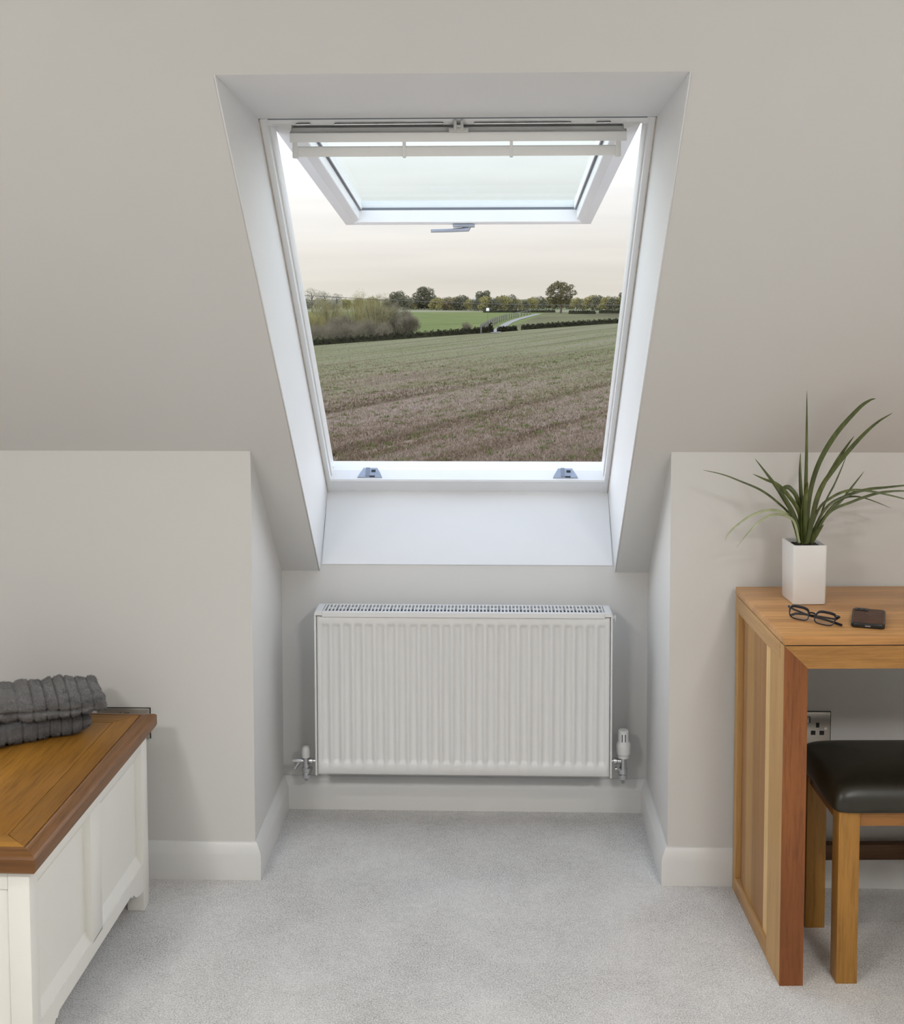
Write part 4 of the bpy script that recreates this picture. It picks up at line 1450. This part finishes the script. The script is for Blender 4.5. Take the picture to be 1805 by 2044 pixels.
# willow thicket on the left, behind the hedge
wl_ = [(612, 152, 3.6, 5.5, 'fol_olive', 'olive shrub at the left edge of the view, behind the dark hedge'),
       (650, 158, 5.0, 5.5, 'fol_willow', 'pale olive shrub second from the left behind the hedge'),
       (690, 150, 2.9, 5.5, 'fol_twig', 'bare twiggy grey shrub low in the left thicket'),
       (712, 163, 5.9, 6.8, 'fol_olive', 'tall rounded olive shrub in the middle of the left thicket'),
       (750, 150, 5.5, 5.6, 'fol_willow', 'tall willow with upright stems in the left thicket'),
       (787, 152, 4.6, 4.8, 'fol_twig', 'grey twiggy willow at the right of the thicket'),
       (815, 148, 2.6, 3.2, 'fol_twig', 'low grey bush ending the thicket beside the green meadow'),
       (655, 146, 1.7, 6.0, 'fol_twig', 'low tangle of bare twigs in front of the left thicket'),
       (735, 146, 1.7, 6.0, 'fol_twig', 'low brown tangle at the foot of the tall willow')]
for i, (px, Y, H, Wd, mt, lb) in enumerate(wl_):
    shrub('willow_shrub', lb, px, Y, H, Wd, mt, 24000, .055, 'thicket left of the meadow', seed=20 + i)

tree('oak_tree', 'tall spreading oak with a bare broken top beyond the paddock', 'tree', 1119, 318, 8.0, 9.4, 'fol_oak', 9000, .15, .27, 26, dead_top=True, seed=3, airy=.215)
tree('round_tree', 'big dark round-crowned tree above the far hedgerow', 'tree', 847, 420, 7.2, 7.8, 'fol_round', 6000, .24, .16, 16, seed=5, airy=.45)
tree('spreading_tree', 'flat-topped spreading tree left of the big round tree', 'tree', 793, 430, 5.6, 8.2, 'fol_round', 5000, .22, .22, 14, seed=6, airy=.34)
tree('field_tree', 'small round tree standing up from the middle of the far hedgerow', 'tree', 965, 440, 6.0, 6.4, 'fol_round', 4500, .22, .22, 14, seed=8, airy=.38)
tree('field_tree', 'tiny tree just right of the middle hedgerow tree', 'tree', 995, 450, 4.3, 2.8, 'fol_round', 1800, .18, .25, 8, seed=9)
tree('field_tree', 'dark tree cut off by the right side of the window', 'tree', 1248, 300, 5.6, 4.2, 'fol_oak', 3500, .17, .2, 12, seed=10)
for i, (px, Y, H, Wd, lb) in enumerate(((622, 330, 6.4, 7.0, 'pale leafless tree at the far left behind the thicket'), (648, 345, 5.8, 6.0, 'pale leafless tree second from the far left'), (672, 360, 5.2, 5.0, 'small pale leafless tree behind the tall willow'))):
    tree('bare_tree', lb, 'tree', px, Y, H, Wd, 'fol_pale', 3200, .10, .2, 16, seed=40 + i, airy=.34)

# far hedgerow: a few kinds, copied along
protos = []
for i, mt in enumerate(('fol_olive', 'fol_rust', 'fol_round', 'fol_willow')):
    t = tree('hedgerow_tree', '%s low hedgerow tree standing forward of the far hedgerow, left of the middle' % ('olive', 'russet', 'dark', 'pale olive')[i], 'tree', 872 + i * 19, 388 + 3 * i, 3.6, 4.8, mt, 2600, .19, .08, 12, 'far hedgerow trees', seed=60 + i, airy=.46)
    protos.append(t)
k_ = 0
for px in list(range(610, 800, 27)) + list(range(806, 1262, 15)):
    src = protos[(k_ * 7 + px) % 4]
    Y = 400 + 26 * math.sin(px * 1.7) + (30 if px < 800 else 0)
    x = P_at(px, Y + 3.36)
    c = copy_thing(src, (x, Y, float(gz(x, Y))), rng.uniform(0, 6.2))
    s_ = rng.uniform(.75, 1.2)
    tone = ('olive', 'russet', 'dark', 'pale olive')[protos.index(src)]
    where = ('behind the pale leafless trees on the left' if px < 680 else 'behind the tall shrubs of the left thicket' if px < 770 else 'under the flat-topped spreading tree' if px < 815
             else 'at the foot of the big round tree' if px < 875 else 'right of the big round tree' if px < 935 else 'below the small round hedgerow tree' if px < 985
             else 'above the far end of the green meadow' if px < 1045 else 'left of the tall oak' if px < 1090 else 'behind the tall oak' if px < 1145 else 'right of the tall oak' if px < 1200 else 'at the right side of the window')
    c['label'] = '%s low tree of the far hedgerow %s' % (tone, where)
    c.scale = (s_ * 1.1, s_ * 1.1, s_)
    k_ += 1

shrub('round_bush', 'small round dark bush alone on the green meadow', 931, 141, 1.45, 1.75, 'fol_twig', 5000, .045, seed=81, long_=1.6, twigs=26)
tree('small_conifer', 'tiny dark pointed evergreen where the farm track meets the hedge', 'tree', 979, 141, 1.25, .50, 'fol_dark', 1500, .05, .05, 9, seed=83, airy=.55)

# track, fence, post, wire
tp = [(P_at(px, Y + 3.36), Y) for px, Y in ((989, 139), (1000, 163), (1014, 190), (1030, 220), (1050, 255), (1076, 305))]
Vt, Ft = [], []
for i, (x, y) in enumerate(tp):
    for s_ in (-1, 1):
        w_ = .40 + .0012 * y
        Vt.append((x + s_ * w_, y, float(gz(x + s_ * w_, y)) + .05))
    if i:
        Ft.append((2 * i - 2, 2 * i - 1, 2 * i + 1, 2 * i))
struct(mesh_np('track', np.array(Vt), np.array(Ft), plain('track_stone', (.125, .122, .115), .95, var=.1, vs=1)), 'pale farm track climbing between meadow and paddock', 'track')
fx0, fy0 = tp[0]
fe = thing('field_fence', 'timber post and rail fence running along the farm track', 'fence', (fx0, fy0, float(gz(fx0, fy0))))
fo = Vector(fe.location)
fence_pts = []
for i in range(len(tp) - 1):
    for f_ in np.linspace(0, 1, 6)[:-1]:
        x = tp[i][0] + (tp[i + 1][0] - tp[i][0]) * f_ - 1.6
        y = tp[i][1] + (tp[i + 1][1] - tp[i][1]) * f_
        fence_pts.append(Vector((x, y, float(gz(x, y)))) - fo)
pm = None
M['timber'] = plain('weathered_timber', (.10, .094, .085), .9, var=.2)
for p in fence_pts:
    if pm is None:
        pm = B().box((-.08, -.08, -.3), (.08, .08, 1.1), .01, 1).obj('post', 'timber', fe)
        pm.location = p
    else:
        c = pm.copy()
        COL.objects.link(c)
        c.parent = fe
        c.location = p
for h in (.45, .95):
    b_ = B()
    for p, q in zip(fence_pts[:-1], fence_pts[1:]):
        b_.tube([p + Vector((0, 0, h)), q + Vector((0, 0, h))], .05, 5)
    b_.obj('rail', 'timber', fe)
px_, Y_ = 974, 178
x = P_at(px_, Y_ + 3.36)
bp = thing('marker_post', 'thin post topped by a small white box on the green meadow', 'post', (x, Y_, float(gz(x, Y_))))
B().tube([(0, 0, -.3), (0, 0, 2.2)], .035, 6).obj('pole', 'timber', bp)
B().box((-.22, -.12, 2.1), (.22, .12, 2.55), .02).obj('box', plain('white_box', (.62, .62, .62), .6), bp)
wa, wb = Vector((P_at(545, 118), 115, .98)), Vector((P_at(1300, 153), 150, -.62))
pw = thing('power_line', 'thin overhead wire crossing the pale sky above the trees', 'power line', (wa.x, wa.y, float(gz(wa.x, wa.y))))
wo = Vector(pw.location)
b_ = B()
b_.tube([wa + (wb - wa) * f_ - Vector((0, 0, .45 * 4 * f_ * (1 - f_))) - wo for f_ in np.linspace(0, 1, 25)], .028, 5)
b_.obj('wire', 'timber', pw)
for e_ in (wa, wb):
    B().tube([Vector((e_.x, e_.y, float(gz(e_.x, e_.y)) - .3)) - wo, e_ + Vector((0, 0, .3)) - wo], [.14, .10], 8).obj('pole', 'bark', pw)
# low blue-grey ridge on the horizon
Vr, Fr = [], []
for i, px in enumerate(np.linspace(300, 1560, 50)):
    Y = 2200
    x = P_at(px, Y)
    top = EYE - Y * (600 - 571 + 3 * math.sin(px * .011) + 1.5 * math.sin(px * .037)) / 2525
    Vr += [(x, Y, -60), (x, Y + 60, top), (x, Y + 500, -60)]
    if i:
        a = 3 * i
        Fr += [(a - 3, a, a + 1, a - 2), (a - 2, a + 1, a + 2, a - 1)]
struct(mesh_np('hills', np.array(Vr), np.array(Fr), plain('far_hill', (.30, .32, .31), 1.0, var=.05, vs=.01), smooth=True), 'low grey ridge on the far horizon', 'hill')
